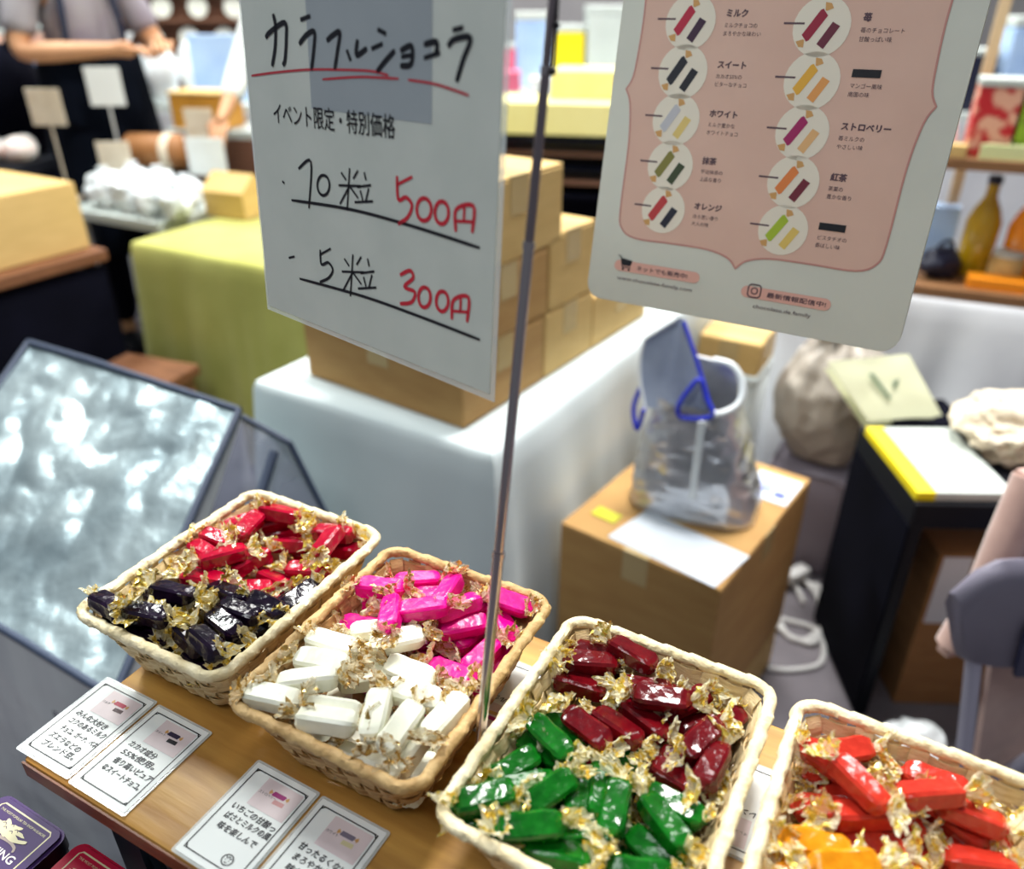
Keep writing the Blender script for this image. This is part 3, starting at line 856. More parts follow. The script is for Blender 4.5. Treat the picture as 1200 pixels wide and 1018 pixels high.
def stake_mesh(i):
    V, F = [], []
    n = ROWS * 4
    w = 0.34 / NS
    for k in range(n + 1):
        z = 0.002 + (BH - 0.006) * k / n
        row = (z - 0.003) / (BH - 0.008) * ROWS - 0.5
        o = -0.0015 * math.cos(math.pi * (row + i))
        for t in ((i / NS) - w, (i / NS) + w):
            p, nn = wall_at(t, z)
            for d in (-0.0005, 0.0005):
                q = p + nn * (o + d)
                V.append((q.x, q.y, z))
    for k in range(n):
        a, b = k * 4, (k + 1) * 4
        F += [(a + 1, a + 3, b + 3, b + 1), (a, b, b + 2, a + 2), (a, a + 1, b + 1, b), (a + 2, b + 2, b + 3, a + 3)]
    return mesh(V, F, 'stake')


def rim_mesh(seed):
    wraps, sub, n = 34, 9, 12
    m = wraps * sub
    V, F = [], []
    for i in range(m):
        t = i / m
        p, nn = per(t, BW / 2 - 0.0055, BL / 2 - 0.0055, 0.015)
        up = Vector((0, 0, 1))
        lump = 0.0006 * noise.noise(Vector((t * 30, seed, 0))) 
        for k in range(n):
            th = 2 * math.pi * k / n
            ph = (t * wraps + th / (2 * math.pi) + 0.35 * noise.noise(Vector((t * 25, seed, 3)))) % 1.0
            r = 0.0035 + 0.0013 * ph + lump + 0.00025 * noise.noise(Vector((t * 400, th * 2, seed)))
            q = p + nn * math.cos(th) * r * 1.05 + up * math.sin(th) * r
            V.append((q.x, q.y, BH + q.z - 0.001 + 0.0012 * noise.noise(Vector((t * 9, seed, 7)))))
    for i in range(m):
        j = (i + 1) % m
        for k in range(n):
            q = (k + 1) % n
            F.append((i * n + k, j * n + k, j * n + q, i * n + q))
    return mesh(V, F, 'rim')


BASKETS = {1: ((-0.2292, 0.5228), 62, 'pale'), 2: ((-0.0816, 0.4329), 62.5, 'tan'), 3: ((0.0685, 0.3450), 61, 'pale'), 4: ((0.2179, 0.2625), 61, 'pale')}
BLAB = {1: 'pale straw woven basket holding red and dark purple wrapped candies', 2: 'tan straw woven basket holding hot pink and white wrapped candies',
        3: 'pale straw woven basket holding maroon and green wrapped candies', 4: 'pale straw woven basket holding orange-red and amber wrapped candies'}
zs = [0.003 + (BH - 0.008) * r / ROWS for r in range(ROWS + 1)]
protos = {}
for bi, ((cx, cy), yaw, kind) in BASKETS.items():
    t = thing('candy_basket', BLAB[bi], 'basket', (cx, cy, BZ + 0.0012), R(yaw - 90), 'woven candy baskets on the board')
    mr, mw = (M['straw'], M['straw_in']) if kind == 'pale' else (M['straw_tan'], M['straw_tan_in'])
    if kind not in protos:
        pr = {'rim': rim_mesh(1 if kind == 'pale' else 2), 'bands': [strip_loop(zs[r] + 0.0006, zs[r + 1] - 0.0006, r) for r in range(ROWS)],
              'stakes': [stake_mesh(i) for i in range(NS)]}
        pr['rim'].materials.append(mr)
        for x in pr['bands'] + pr['stakes']:
            x.materials.append(mw)
        protos[kind] = pr
    pr = protos[kind]
    obj('rim', pr['rim'], None, t, smooth=32)
    for x in pr['bands']:
        obj('weave_band', x, None, t)
    for x in pr['stakes']:
        obj('stake', x, None, t)
    obj('base', flat_poly([(per(k / 40, BW / 2 - 0.027, BL / 2 - 0.027, 0.02)[0].x, per(k / 40, BW / 2 - 0.027, BL / 2 - 0.027, 0.02)[0].y) for k in range(40)], 0.0, 0.002), mw, t)


# ------------------------------------------------------------------ wrapped candies
def candy_body(seed, soft):
    rnd = random.Random(seed)
    L_, W_, H_ = 0.0362, 0.0156, 0.0128
    c = 0.0019
    sec = [(W_ / 2, -H_ / 2 + c), (W_ / 2, H_ / 2 - c), (W_ / 2 - c, H_ / 2), (-W_ / 2 + c, H_ / 2), (-W_ / 2, H_ / 2 - c), (-W_ / 2, -H_ / 2 + c), (-W_ / 2 + c, -H_ / 2), (W_ / 2 - c, -H_ / 2)]
    sec2 = []
    for i in range(8):
        a, b = Vector(sec[i]), Vector(sec[(i + 1) % 8])
        k = 3 if i % 2 else 2
        if (b - a).length > 0.005:
            k = 3
        for j in range(k):
            sec2.append(a.lerp(b, j / k))
    n = len(sec2)
    stn = [(-0.0215, 0.16), (-0.0196, 0.34), (-0.0183, 0.72), (-0.0168, 0.88), (-0.0138, 1.0), (-0.009, 1.0), (-0.003, 1.0), (0.003, 1.0), (0.009, 1.0), (0.0138, 1.0), (0.0168, 0.88), (0.0183, 0.72), (0.0196, 0.34), (0.0215, 0.16)]
    V, F = [], []
    for i, (x, s) in enumerate(stn):
        for q in sec2:
            nz = noise.noise(Vector((x * 160 + seed * 9.1, q.x * 210, q.y * 210))) * (0.0005 if soft else 0.00085)
            e = 1 + nz / 0.007
            pl = 0.12 * math.sin(math.atan2(q.y, q.x) * 7 + seed) if s < 0.8 else 0
            V.append((x + rnd.uniform(-0.0004, 0.0004), q.x * s * e * (1 + pl), q.y * s * e * (1 + pl)))
    for i in range(len(stn) - 1):
        for k in range(n):
            q = (k + 1) % n
            F.append((i * n + k, (i + 1) * n + k, (i + 1) * n + q, i * n + q))
    F.append(tuple(range(n)))
    F.append(tuple((len(stn) - 1) * n + k for k in reversed(range(n))))
    me = mesh(V, F, 'wrapper_body')
    bm = bmesh.new()
    bm.from_mesh(me)
    bmesh.ops.recalc_face_normals(bm, faces=bm.faces)
    bm.to_mesh(me)
    bm.free()
    for p in me.polygons:
        p.use_smooth = True
    me.set_sharp_from_angle(angle=R(24))
    return me


def candy_tail(seed):
    """crinkled fan of film twisted shut at the neck"""
    rnd = random.Random(seed)
    n, rows = 36, 6
    V, F = [], []
    fl = rnd.uniform(0.38, 0.8)
    kf = rnd.choice((7, 8, 9, 11))
    ln = rnd.uniform(0.012, 0.0160)
    for i in range(rows + 1):
        s = i / rows
        rad = 0.0018 + (0.0098 + rnd.uniform(-0.0006, 0.0006)) * (s ** 0.75)
        for k in range(n):
            th = 2 * math.pi * k / n
            w = math.sin(kf * th + seed) * 0.15 * s + math.sin((kf * 2 + 1) * th + 2 * seed + 5 * s) * 0.10 * s + rnd.uniform(-0.13, 0.13) * s
            rr = rad * (1 + w)
            x = ln * s * (1 - 0.25 * s) + 0.0026 * s * math.sin(2 * th + seed * 2) + 0.0014 * s * math.sin(5 * th + seed) + rnd.uniform(-0.0013, 0.0013) * (s > 0)
            tw = th + 0.9 * (1 - s)
            V.append((x, rr * math.cos(tw), rr * math.sin(tw) * fl))
    for i in range(rows):
        for k in range(n):
            q = (k + 1) % n
            F.append((i * n + k, (i + 1) * n + k, (i + 1) * n + q, i * n + q))
    return mesh(V, F, 'twisted_end')


KIND_MAT = {'red': 'c_red', 'dark': 'c_dark', 'pink': 'c_pink', 'white': 'c_white', 'maroon': 'c_maroon', 'green': 'c_green', 'orange': 'c_orange', 'yellow': 'c_yellow'}
KIND_BASKET = {'red': 1, 'dark': 1, 'pink': 2, 'white': 2, 'maroon': 3, 'green': 3, 'orange': 4, 'yellow': 4}
KIND_WORD = {'red': ('red foil', 'leftmost basket'), 'dark': ('dark purple foil', 'leftmost basket'),
             'pink': ('hot pink foil', 'tan basket'), 'white': ('white waxed', 'tan basket'),
             'maroon': ('maroon foil', 'third basket'), 'green': ('green foil', 'third basket'),
             'orange': ('orange-red foil', 'rightmost basket'), 'yellow': ('amber foil', 'rightmost basket')}
ORD = ['first', 'second', 'third', 'fourth', 'fifth', 'sixth', 'seventh', 'eighth']
tails = {'a': [candy_tail(s) for s in range(8)], 'b': [candy_tail(s + 40) for s in range(8)]}
for k in tails:
    for me in tails[k]:
        me.materials.append(M['film_' + k])
rc = random.Random(5)
for kind, rows in CANDY.items():
    bodies = [candy_body(s + len(kind) * 3, kind == 'white') for s in range(5)]
    for me in bodies:
        me.materials.append(M[KIND_MAT[kind]])
    vis = [r for r in rows if r[5]]
    # rows counted from the far side of the pile, then left to right as the camera sees them
    def px(r):
        d = r[1] * math.cos(R(29)) - (r[2] - 1.35) * math.sin(R(29))
        return r[0] / d, (r[1] * math.sin(R(29)) + (r[2] - 1.35) * math.cos(R(29))) / d
    vis.sort(key=lambda r: -px(r)[1])
    rank = {}
    nrow = max(1, round(len(vis) / 5))
    per_row = math.ceil(len(vis) / nrow)
    for ri in range(nrow):
        chunk = sorted(vis[ri * per_row:(ri + 1) * per_row], key=lambda r: px(r)[0])
        for ci, r in enumerate(chunk):
            rank[id(r)] = (ri, ci)
    word, where = KIND_WORD[kind]
    for r in rows:
        x, y, z, yaw, pit, v = r
        if v:
            ri, ci = rank[id(r)]
            rowname = ['rear row', 'second row', 'third row', 'fourth row', 'fifth row', 'sixth row'][ri] if ri < nrow - 1 else 'front row'
            lab = f'{word} candy, {ORD[ci]} from left in {rowname} of its colour, {where}'
            grp = f'{word} candies'
        else:
            lab = f'{word} candy buried under the top layer in the {where}'
            grp = f'buried {word} candies'
        root = thing('wrapped_candy', lab, 'candy', (x, y, z), (0, 0, 0), grp)
        root.rotation_euler = (Matrix.Rotation(yaw, 4, 'Z') @ Matrix.Rotation(-pit, 4, 'Y') @ Matrix.Rotation(rc.uniform(-0.45, 0.45), 4, 'X')).to_euler()
        b = bodies[rc.randrange(5)]
        o = obj('wrapper_body', b, None, root)
        if kind == 'white':
            o.scale = (1.06, 1.08, 1.05)
        tk = 'b' if kind in ('pink', 'white') else 'a'
        (bx_, by_), byaw, _k = BASKETS[KIND_BASKET[kind]]
        inv = Matrix.Rotation(-R(byaw - 90), 4, 'Z')
        rm = root.rotation_euler.to_matrix().to_4x4()
        for s in (1, -1):
            tl = obj('twisted_end', tails[tk][rc.randrange(8)], None, root, loc=(s * 0.0203, 0, 0))
            k = rc.uniform(0.85, 1.12)
            flip = Matrix.Rotation(0 if s > 0 else math.pi, 4, 'Z')
            for attempt in range(9):
                up_ = rc.uniform(0.05, 1.0) if attempt < 6 else rc.uniform(1.2, 1.5)
                m4 = flip @ Matrix.Rotation(-up_, 4, 'Y') @ Matrix.Rotation(rc.uniform(-0.6, 0.6), 4, 'Z')
                tip = inv @ (rm @ (Vector((s * 0.0203, 0, 0)) + m4 @ Vector((0.013, 0, 0))) + Vector((x - bx_, y - by_, 0)))
                ins = 0.013 + 0.020 * max(0, min(1, (0.93 - z - tip.z) / 0.055)) + (0.004 if z + tip.z < 0.93 else 0)
                if abs(tip.x) < BW / 2 - ins and abs(tip.y) < BL / 2 - ins and z + tip.z > BZ + 0.011:
                    break
            else:
                k *= 0.85 if v else 0.6
            tl.rotation_euler = (m4 @ Matrix.Rotation(rc.uniform(0, 6.28), 4, 'X')).to_euler()
            tl.scale = (k, k, k)


# ------------------------------------------------------------------ handwritten cards
def pair_drawing(parent, x, y, k, c1, c2, rot, z, ends=True, dx=0.3, dy=-0.75):
    """little picture of a wrapped candy and a bare one"""
    ca, sa = math.cos(rot), math.sin(rot)

    def tr(pts):
        return [(x + (px_ * ca - py_ * sa) * k, y + (px_ * sa + py_ * ca) * k) for px_, py_ in pts]
    hexa = [(-1, -0.2), (-0.85, 0.3), (0.85, 0.3), (1, 0.2), (0.85, -0.3), (-0.85, -0.3)]
    obj('candy_picture', flat_poly(tr(hexa), z), c1, parent)
    if ends:
        bm = flat_poly(tr([(1, 0.05), (1.35, 0.35), (1.5, 0.0), (1.35, -0.3), (1, -0.05)]), z)
        me = bpy.data.meshes.new('t')
        b2 = flat_poly(tr([(-1, 0.05), (-1.35, 0.35), (-1.5, 0.0), (-1.35, -0.3), (-1, -0.05)]), z)
        b2.to_mesh(me)
        b2.free()
        bm.from_mesh(me)
        obj('candy_picture', bm, M['gold_print'], parent)
    bar = [(-0.75 + dx, -0.3 + dy), (-0.75 + dx, 0.25 + dy), (0.75 + dx, 0.3 + dy), (0.8 + dx, -0.25 + dy)]
    obj('chocolate_picture', flat_poly(tr(bar), z), c2, parent)


def colour(name, rgb):
    return mat(name, rgb, 0.5)


def info_card(cx, cy, lines, flavour, c1, c2, label, rot=YB, doodle=False, z=BZ + 0.0003):
    t = thing('description_card', label, 'card', (cx, cy, z), rot, 'handwritten flavour cards on the board')
    w, h = 0.0545, 0.0755
    obj('laminate_sleeve', flat_poly(rrect(w + 0.004, h + 0.004, 0.002), 0.0, 0.0003), M['laminate'], t)
    obj('paper', flat_poly(rrect(w, h, 0.001), 0.0002, 0.0004), M['paper'], t)
    strokes('border_line', [[(p[0] * 1000, p[1] * 1000) for p in rrect(w - 0.008, h - 0.009, 0.004, 4)]], 0.0009, 0.0008, M['ink'], t, sub=2, closed=True)
    obj('printed_photo', flat_poly([(-0.0105, 0.009), (0.0215, 0.009), (0.0215, 0.0315), (-0.0105, 0.0315)], 0.0009), M['photo_patch'], t)
    pair_drawing(t, 0.006, 0.0235, 0.0058, c1, c2, 0.02, 0.00105, dx=0.55, dy=-0.85)
    text(flavour, 0.0026, M['ink'], t, -0.0098, 0.0195, 0.00105, rot=0.0)
    for i, ln in enumerate(lines):
        text(ln, 0.0056, M['ink'], t, -0.0185 + 0.0012 * ((i * 7) % 3), 0.0020 - i * 0.0076, 0.0009, bold=0.00014, shear=0.15, rot=0.02 * (((i * 5) % 3) - 1), width=min(0.0385, 0.0056 * len(ln)))
    if doodle:
        strokes('face_doodle', [[(9 + 4 * math.cos(a / 10 * 6.2832), -27 + 3.6 * math.sin(a / 10 * 6.2832)) for a in range(10)]], 0.0008, 0.0009, M['ink'], t, closed=True)
        strokes('face_doodle', [[(6.5, -24.8), (8, -26), (9.2, -24.6), (10.5, -26), (11.8, -24.8)], [(7.6, -27), (7.7, -27.6)], [(10.4, -27), (10.5, -27.6)], [(8.2, -28.8), (9, -29.2), (9.9, -28.7)]], 0.0006, 0.0009, M['ink'], t)
    return t


info_card(-0.3222, 0.4188, ['みんな大好き', 'コクのあるミルク', 'チョコ。ガーナ、ベネ', 'ズエラなどの', 'ブレンド豆。'], 'ミルク', colour('card_red', (176, 16, 60)), colour('card_choc', (70, 30, 40)),
          'handwritten card picturing a red candy, leftmost on the board', rot=YB + 0.01)
info_card(-0.2695, 0.3898, ['カカオ成分', '55%使用。', '香り高いピュア', 'なスイートチョコ。'], 'スイート', colour('card_navy', (44, 34, 66)), colour('card_black', (24, 22, 34)),
          'handwritten card reading 55% beside the leftmost card')
info_card(-0.1775, 0.3385, ['いちごの甘酸っ', 'ぱさとミルクの風', '味を楽しんで'], 'ストロベリー', colour('card_magenta', (152, 10, 110)), colour('card_rose', (206, 150, 150)),
          'handwritten card picturing a magenta candy with a small face doodle', rot=YB - 0.01, doodle=True)
info_card(-0.1247, 0.3090, ['甘ったるくない', 'まろやかな', '味わいです。'], 'ホワイト', colour('card_silver', (120, 112, 130)), colour('card_cream', (214, 204, 160)),
          'handwritten card picturing a silver candy, under the tan basket corner', rot=YB - 0.01)
info_card(0.0016, 0.4415, ['いちごミルク'], 'ミルク', colour('card_magenta_two', (190, 40, 130)), M['card_tan'],
          'white card lying in the gap between the second and third baskets', rot=YB + math.pi)
info_card(0.1560, 0.3500, ['オレンジ'], 'オレンジ', M['yellow'], M['yellow_tape'],
          'white card lying in the gap between the third and rightmost baskets', rot=YB + math.pi)


# ------------------------------------------------------------------ pole with its crossbars, cord, price sign and menu board
PB, PD = Vector((-0.0262, 0.3487, BZ)), Vector((0.0459, 0.0851, 0.484))


def pole_at(z):
    return PB + PD * ((z - BZ) / 0.484)


RZ1, RZ2, RZ3 = 1.055, 1.235, 1.318
pt = thing('telescopic_pole', 'thin shiny telescopic steel pole leaning up between the second and third baskets', 'pole', PB, 0)
for z0, z1, r, mm in ((BZ + 0.001, RZ1, 0.0035, 'chrome'), (RZ1, RZ2, 0.0030, 'chrome'), (RZ2, RZ3, 0.0026, 'chrome_dark'), (RZ3, 1.53, 0.0022, 'chrome_dark')):
    obj('pole_section', tube_mesh([pole_at(z0) - PB, pole_at(z1) - PB], r, 20), M[mm], pt, smooth=50)
for z, r in ((RZ1, 0.0039), (RZ2, 0.0034), (RZ3, 0.0029)):
    obj('joint_ring', tube_mesh([pole_at(z - 0.002) - PB, pole_at(z + 0.002) - PB], r, 20), M['chrome'], pt, smooth=50)
obj('foot_plate', lathe_mesh([(0.007, 0.0006), (0.007, 0.002), (0.005, 0.003), (0.004, 0.004)], 20), M['chrome_dark'], pt, smooth=40)
top = pole_at(1.525)

SO = Vector((-0.1985, 0.6088, 1.1288))
SX, SY = Vector((0.7373, -0.6756, 0)).normalized(), Vector((0.0448, 0.0489, 0.9978)).normalized()
MO = Vector((0.0763, 0.7813, 1.0807))
MX, MY = Vector((0.8572, -0.515, 0)).normalized(), Vector((0.0945, 0.1573, 0.983)).normalized()


def plane_rot(ex, ey):
    ez = ex.cross(ey).normalized()
    ey = ez.cross(ex)
    return Matrix((ex, ey, ez)).transposed().to_euler()


s_top = SO + SX * 0.126 + SY * 0.392
m_top = MO + MX * 0.1485 + MY * 0.432
for a, b in ((SO + SX * 0.02 + SY * 0.392, SO + SX * 0.25 + SY * 0.392), (top, SO + SX * 0.25 + SY * 0.392), (top, m_top - MX * 0.12), (m_top - MX * 0.12, m_top + MX * 0.12)):
    obj('crossbar', tube_mesh([a - PB, b - PB], 0.003, 12), M['chrome_dark'], pt, smooth=50)
for p, e in ((SO + SX * 0.05 + SY * 0.3805, SX), (SO + SX * 0.21 + SY * 0.3805, SX), (m_top - MX * 0.09 - MY * 0.0105, MX), (m_top + MX * 0.09 - MY * 0.0105, MX)):
    obj('clip', box_bm(0.02, 0.012, 0.016, (0, 0, 0), bev=0.002), M['black_plastic'], pt, loc=p - PB, rot=(0, 0, math.atan2(e.y, e.x)))

# dark beaded cord that hangs beside the pole
cp = [Vector((0.0385, 0.464, 1.527)), Vector((0.0275, 0.444, 1.42)), Vector((0.0228, 0.436, 1.36)), Vector((0.0215, 0.430, 1.338)), Vector((0.0200, 0.424, 1.318))]
ct = thing('hanging_cord', 'thin black beaded cord dangling beside the top of the steel pole', 'cord', cp[0], 0)
obj('cord', tube_mesh([p - cp[0] for p in catmull(cp, 6)], 0.0008, 8), M['black_plastic'], ct, smooth=60)
for p in (cp[2], cp[3], cp[4]):
    obj('bead', lathe_mesh([(0.0003, -0.002), (0.0016, -0.001), (0.0018, 0), (0.0016, 0.001), (0.0003, 0.002)], 10), M['black_plastic'], ct, loc=p - cp[0], smooth=60)

# price sign ------------------------------------------------------
ps = thing('price_sign', 'white laminated handwritten price sign with black and red Japanese lettering', 'sign', SO, plane_rot(SX, SY))
W_, H_ = 0.254, 0.375


def bowed(x, y):
    return 0.004 * math.sin(x / W_ * math.pi) + 0.003 * math.sin(y / H_ * 2.2)


obj('paper_sheet', flat_poly([(0.0035, 0.004), (W_ - 0.004, 0.006), (W_ - 0.001, H_), (0.004, H_)], -0.0003, 0.0006), M['sign_paper'], ps)
obj('laminate_film', flat_poly([(0, 0), (W_, 0.0015), (W_ + 0.003, H_ + 0.004), (0.001, H_ + 0.004)], -0.0006, 0.0002), M['laminate'], ps)
obj('show_through_patch', flat_poly([(0.080, 0.157), (0.1975, 0.1575), (0.199, 0.300), (0.081, 0.300)], 0.00045), M['show_through'], ps)  # darker show-through from behind, painted as a grey patch on the front
strokes('lettering', STROKES['black_bold'], 0.0034, 0.0007, M['ink'], ps)
strokes('lettering', STROKES['black'], 0.0021, 0.0007, M['ink'], ps)
strokes('red_lettering', STROKES['red'], 0.0026, 0.0007, M['ink_red'], ps)
strokes('red_underline', STROKES['redline'], 0.0015, 0.0007, M['ink_redline'], ps)
text('イベント限定・特別価格', 0.0150, M['ink'], ps, 0.033, 0.1448, 0.0007, bold=0.0001, shear=0.05, width=0.131, rot=0.02, name='lettering')

# menu board ------------------------------------------------------
mb = thing('menu_board', 'white rounded menu board with a pink panel and ten pictured candies', 'sign', MO, plane_rot(MX, MY))
MH = 0.42
obj('foam_board', flat_poly(rrect(0.297, MH, 0.016, 6, 0.1485, MH / 2), -0.005, 0.005), M['menu_white'], mb)
edge = [(p[0], p[1]) for p in rrect(0.2975, MH + 0.0005, 0.016, 6, 0.1485, MH / 2)]
ev, ef = [], []
for (x, y) in edge:
    ev += [(x, y, -0.0052), (x, y, -0.0004)]
for i in range(len(edge)):
    j = (i + 1) % len(edge)
    ef.append((2 * i, 2 * j, 2 * j + 1, 2 * i + 1))
obj('board_edge', mesh(ev, ef), M['menu_edge'], mb)
half = [(20.5, 330), (20.5, 300), (22.5, 262), (22, 233), (20, 208), (14.5, 197), (20.5, 184), (24.5, 149), (25.2, 89), (29, 72), (44, 64), (81, 64), (117, 63.5), (138, 58.5), (146.7, 50)]
panel = [(p[0] / 1000, p[1] / 1000) for p in half] + [(0.2934 - p[0] / 1000, p[1] / 1000) for p in reversed(half[:-1])]
sm = []
for seg in (panel[:6], panel[5:15], panel[14:24], panel[23:]):
    sm += [(v.x, v.y) for v in catmull([(q[0], q[1], 0) for q in seg], 4)][:-1]
sm.append(panel[-1])
obj('pink_panel', flat_poly(sm, 0.0003), M['menu_pink'], mb)
v, f = [], []
ribbon_into(v, f, sm, 0.0016, 0.0005)
obj('panel_outline', mesh(v, f), M['menu_line'], mb)
MENU = [((67, 254, 22.8), (182, 30, 64), (56, 26, 58), 'ミルク', 'ミルクチョコの', 'まろやかな味わい'), ((67, 213.5, 22.8), (22, 24, 40), (20, 22, 38), 'スイート', 'カカオ55%の', 'ビターなチョコ'),
        ((67.5, 173.5, 22.4), (190, 192, 200), (222, 198, 120), 'ホワイト', 'ミルク豊かな', 'ホワイトチョコ'), ((68.7, 133.4, 22), (128, 124, 58), (56, 70, 44), '抹茶', '宇治抹茶の', '上品な香り'),
        ((68.6, 93.5, 21.4), (186, 56, 60), (24, 26, 48), 'オレンジ', 'ほろ苦い香り', '大人の味'),
        ((179.5, 252, 22.8), (150, 24, 56), (104, 34, 56), '苺', '苺のチョコレート', '甘酸っぱい味'), ((180.5, 211, 22.7), (228, 174, 60), (226, 158, 88), None, 'マンゴー風味', '南国の味'),
        ((181.2, 170.6, 22.2), (160, 24, 96), (226, 180, 124), 'ストロベリー', '苺ミルクの', 'やさしい味'), ((182.2, 130.3, 22), (224, 130, 66), (112, 30, 52), '紅茶', '茶葉の', '豊かな香り'),
        ((182, 89.5, 21.6), (164, 190, 48), (224, 196, 104), None, 'ピスタチオの', '香ばしい味')]
for i, ((cx, cy, r), c1, c2, ttl, l1, l2) in enumerate(MENU):
    cx, cy, r = cx / 1000, cy / 1000, r / 1000
    obj('picture_circle', flat_poly([(cx + r * math.cos(k / 28 * 6.28318), cy + r * math.sin(k / 28 * 6.28318)) for k in range(28)], 0.0006), M['circle'], mb)
    pair_drawing(mb, cx - 0.0055, cy + 0.001, 0.0128, colour('menu_wrap', c1), colour('menu_choc', c2), 1.02, 0.0008, dx=0.0, dy=-1.1)
    tx = cx + r + 0.008
    if ttl:
        text(ttl, 0.0066, M['ink_soft'], mb, tx, cy + 0.005, 0.0006, bold=0.0003)
    else:
        obj('black_sticker', flat_poly([(tx, cy + 0.0045), (tx + 0.022, cy + 0.0045), (tx + 0.022, cy + 0.0105), (tx, cy + 0.0105)], 0.0006, 0.0002), M['ink'], mb)
    text(l1, 0.0042, M['ink_soft'], mb, tx, cy - 0.0035, 0.0006)
    text(l2, 0.0042, M['ink_soft'], mb, tx, cy - 0.0100, 0.0006)
    obj('pointer_line', flat_poly([(cx - r - 0.008, cy + 0.0015), (cx - r + 0.009, cy + 0.0015), (cx - r + 0.009, cy + 0.0030), (cx - r - 0.008, cy + 0.0030)], 0.0007), M['ink_soft'], mb)
for x0, x1, y, word, ux, url in ((0.027, 0.115, 0.0360, 'ネットでも販売中!', 0.0317, 'www.chocolate-family.com'), (0.156, 0.236, 0.0315, '最新情報配信中!', 0.169, 'chocolate.de.family')):
    obj('pill_panel', flat_poly(rrect(x1 - x0, 0.0105, 0.0052, 5, (x0 + x1) / 2, y), 0.0006), M['pill'], mb)
    text(word, 0.0052, M['ink_soft'], mb, x0 + 0.0235, y - 0.0020, 0.0008, bold=0.0001, width=0.052)
    text(url, 0.0050, M['ink_soft'], mb, ux, y - 0.0138, 0.0006, width=0.078 if x0 < 0.1 else 0.052)
strokes('cart_icon', [[(30.5, 45.5), (33, 44.5), (35.5, 35), (44, 35)]], 0.0012, 0.0009, M['ink'], mb, sub=1)
obj('cart_icon', flat_poly([(0.0335, 0.0435), (0.0455, 0.0420), (0.0440, 0.0365), (0.0352, 0.0365)], 0.0009), M['ink'], mb)
for x in (0.0365, 0.0430):
    obj('cart_icon', flat_poly([(x + 0.0013 * math.cos(k), 0.0330 + 0.0013 * math.sin(k)) for k in (0, 1, 2, 3, 4, 5)], 0.0009), M['ink'], mb)
strokes('camera_icon', [[(p[0] * 1000, p[1] * 1000) for p in rrect(0.0115, 0.0115, 0.003, 3, 0.1680, 0.0330)]], 0.0012, 0.0009, M['ink_soft'], mb, sub=2, closed=True)
strokes('camera_icon', [[(168 + 2.8 * math.cos(k / 10 * 6.2832), 33 + 2.8 * math.sin(k / 10 * 6.2832)) for k in range(10)]], 0.0011, 0.0009, M['ink_soft'], mb, sub=2, closed=True)


# ------------------------------------------------------------------ tea tins
def tea_tin(corner, m_top, m_side, m_line, word, label):
    t = thing('tea_tin', label, 'tin', corner, YB, 'tea tins')
    w, l, h = 0.078, 0.104, 0.076
    # origin at the far right top corner of the lid; x to the right, y away
    base = flat_poly(rrect(w - 0.003, l - 0.003, 0.008, 6, -w / 2, -l / 2), -h, h - 0.014)
    obj('body', base, m_side, t, smooth=40)
    lid = flat_poly(rrect(w, l, 0.009, 6, -w / 2, -l / 2), -0.015, 0.015)
    bmesh.ops.bevel(lid, geom=[e for e in lid.edges if all(v.co.z > -0.001 for v in e.verts)], offset=0.0025, segments=3, affect='EDGES')
    for f_ in lid.faces:
        f_.material_index = 0 if f_.normal.z > 0.5 else 1
    o = obj('lid', lid, None, t)
    o.data.materials.append(m_top)
    o.data.materials.append(m_side)
    for q_ in o.data.polygons:
        q_.use_smooth = True
    o.data.set_sharp_from_angle(angle=R(35))
    x0, x1, y0, y1, cc_ = -w + 0.0098, -0.0098, -l + 0.0065, -0.0065, 0.0022
    fr = [(x1, y1 - cc_), (x1 - cc_, y1), (x0 + cc_, y1), (x0, y1 - cc_), (x0, y0 + cc_), (x0 + cc_, y0), (x1 - cc_, y0), (x1, y0 + cc_)]
    strokes('gold_frame', [[(q_[0] * 1000, q_[1] * 1000) for q_ in fr]], 0.0011, 0.0002, M[m_line], t, sub=1, closed=True)
    text('THE MOST POPULAR TEA SHOP IN EUROPE', 0.0026, M[m_line], t, -w / 2, -0.0116, 0.0003, align='CENTER', width=0.052)
    # crest: crowned shield between scrolls, ribbon below
    cx, cy = -w / 2 - 0.004, -0.0195
    pts = []
    for k in range(60):
        a = k / 60 * 6.28318
        rr = 0.0078 * (1 + 0.24 * math.sin(7 * a) + 0.12 * math.sin(13 * a + 1))
        pts.append((cx + rr * 1.85 * math.cos(a), cy + rr * 0.62 * math.sin(a)))
    obj('crest', flat_poly(pts, 0.0003), M[m_line], t)
    mx, my = cx * 1000, cy * 1000
    strokes('ribbon', [[(mx - 20, my - 1), (mx - 10, my - 4.5), (mx, my - 3.6), (mx + 11, my - 4.5), (mx + 22, my - 1.2)]], 0.0026, 0.0004, M[m_line], t)
    strokes('crest_scroll', [[(mx - 13, my - 6), (mx - 2, my - 7), (mx + 10, my - 6.2), (mx + 18, my - 7.5), (mx + 20, my - 10)]], 0.0020, 0.0003, M['tin_gold2'], t)
    for k, q in enumerate(((-7, 1.5), (0, 3), (7, 1.5), (-3.5, -0.6), (4, -1))):
        strokes('crest_line', [[(mx + q[0] - 1.8, my + q[1]), (mx + q[0], my + q[1] + 1.1), (mx + q[0] + 1.8, my + q[1] - 0.3)]], 0.0005, 0.0005, m_top, t)
    text(word, 0.0082, M['tin_white'], t, -w / 2, -0.0370, 0.0003, align='CENTER', width=0.047, bold=0.0001)
    return t


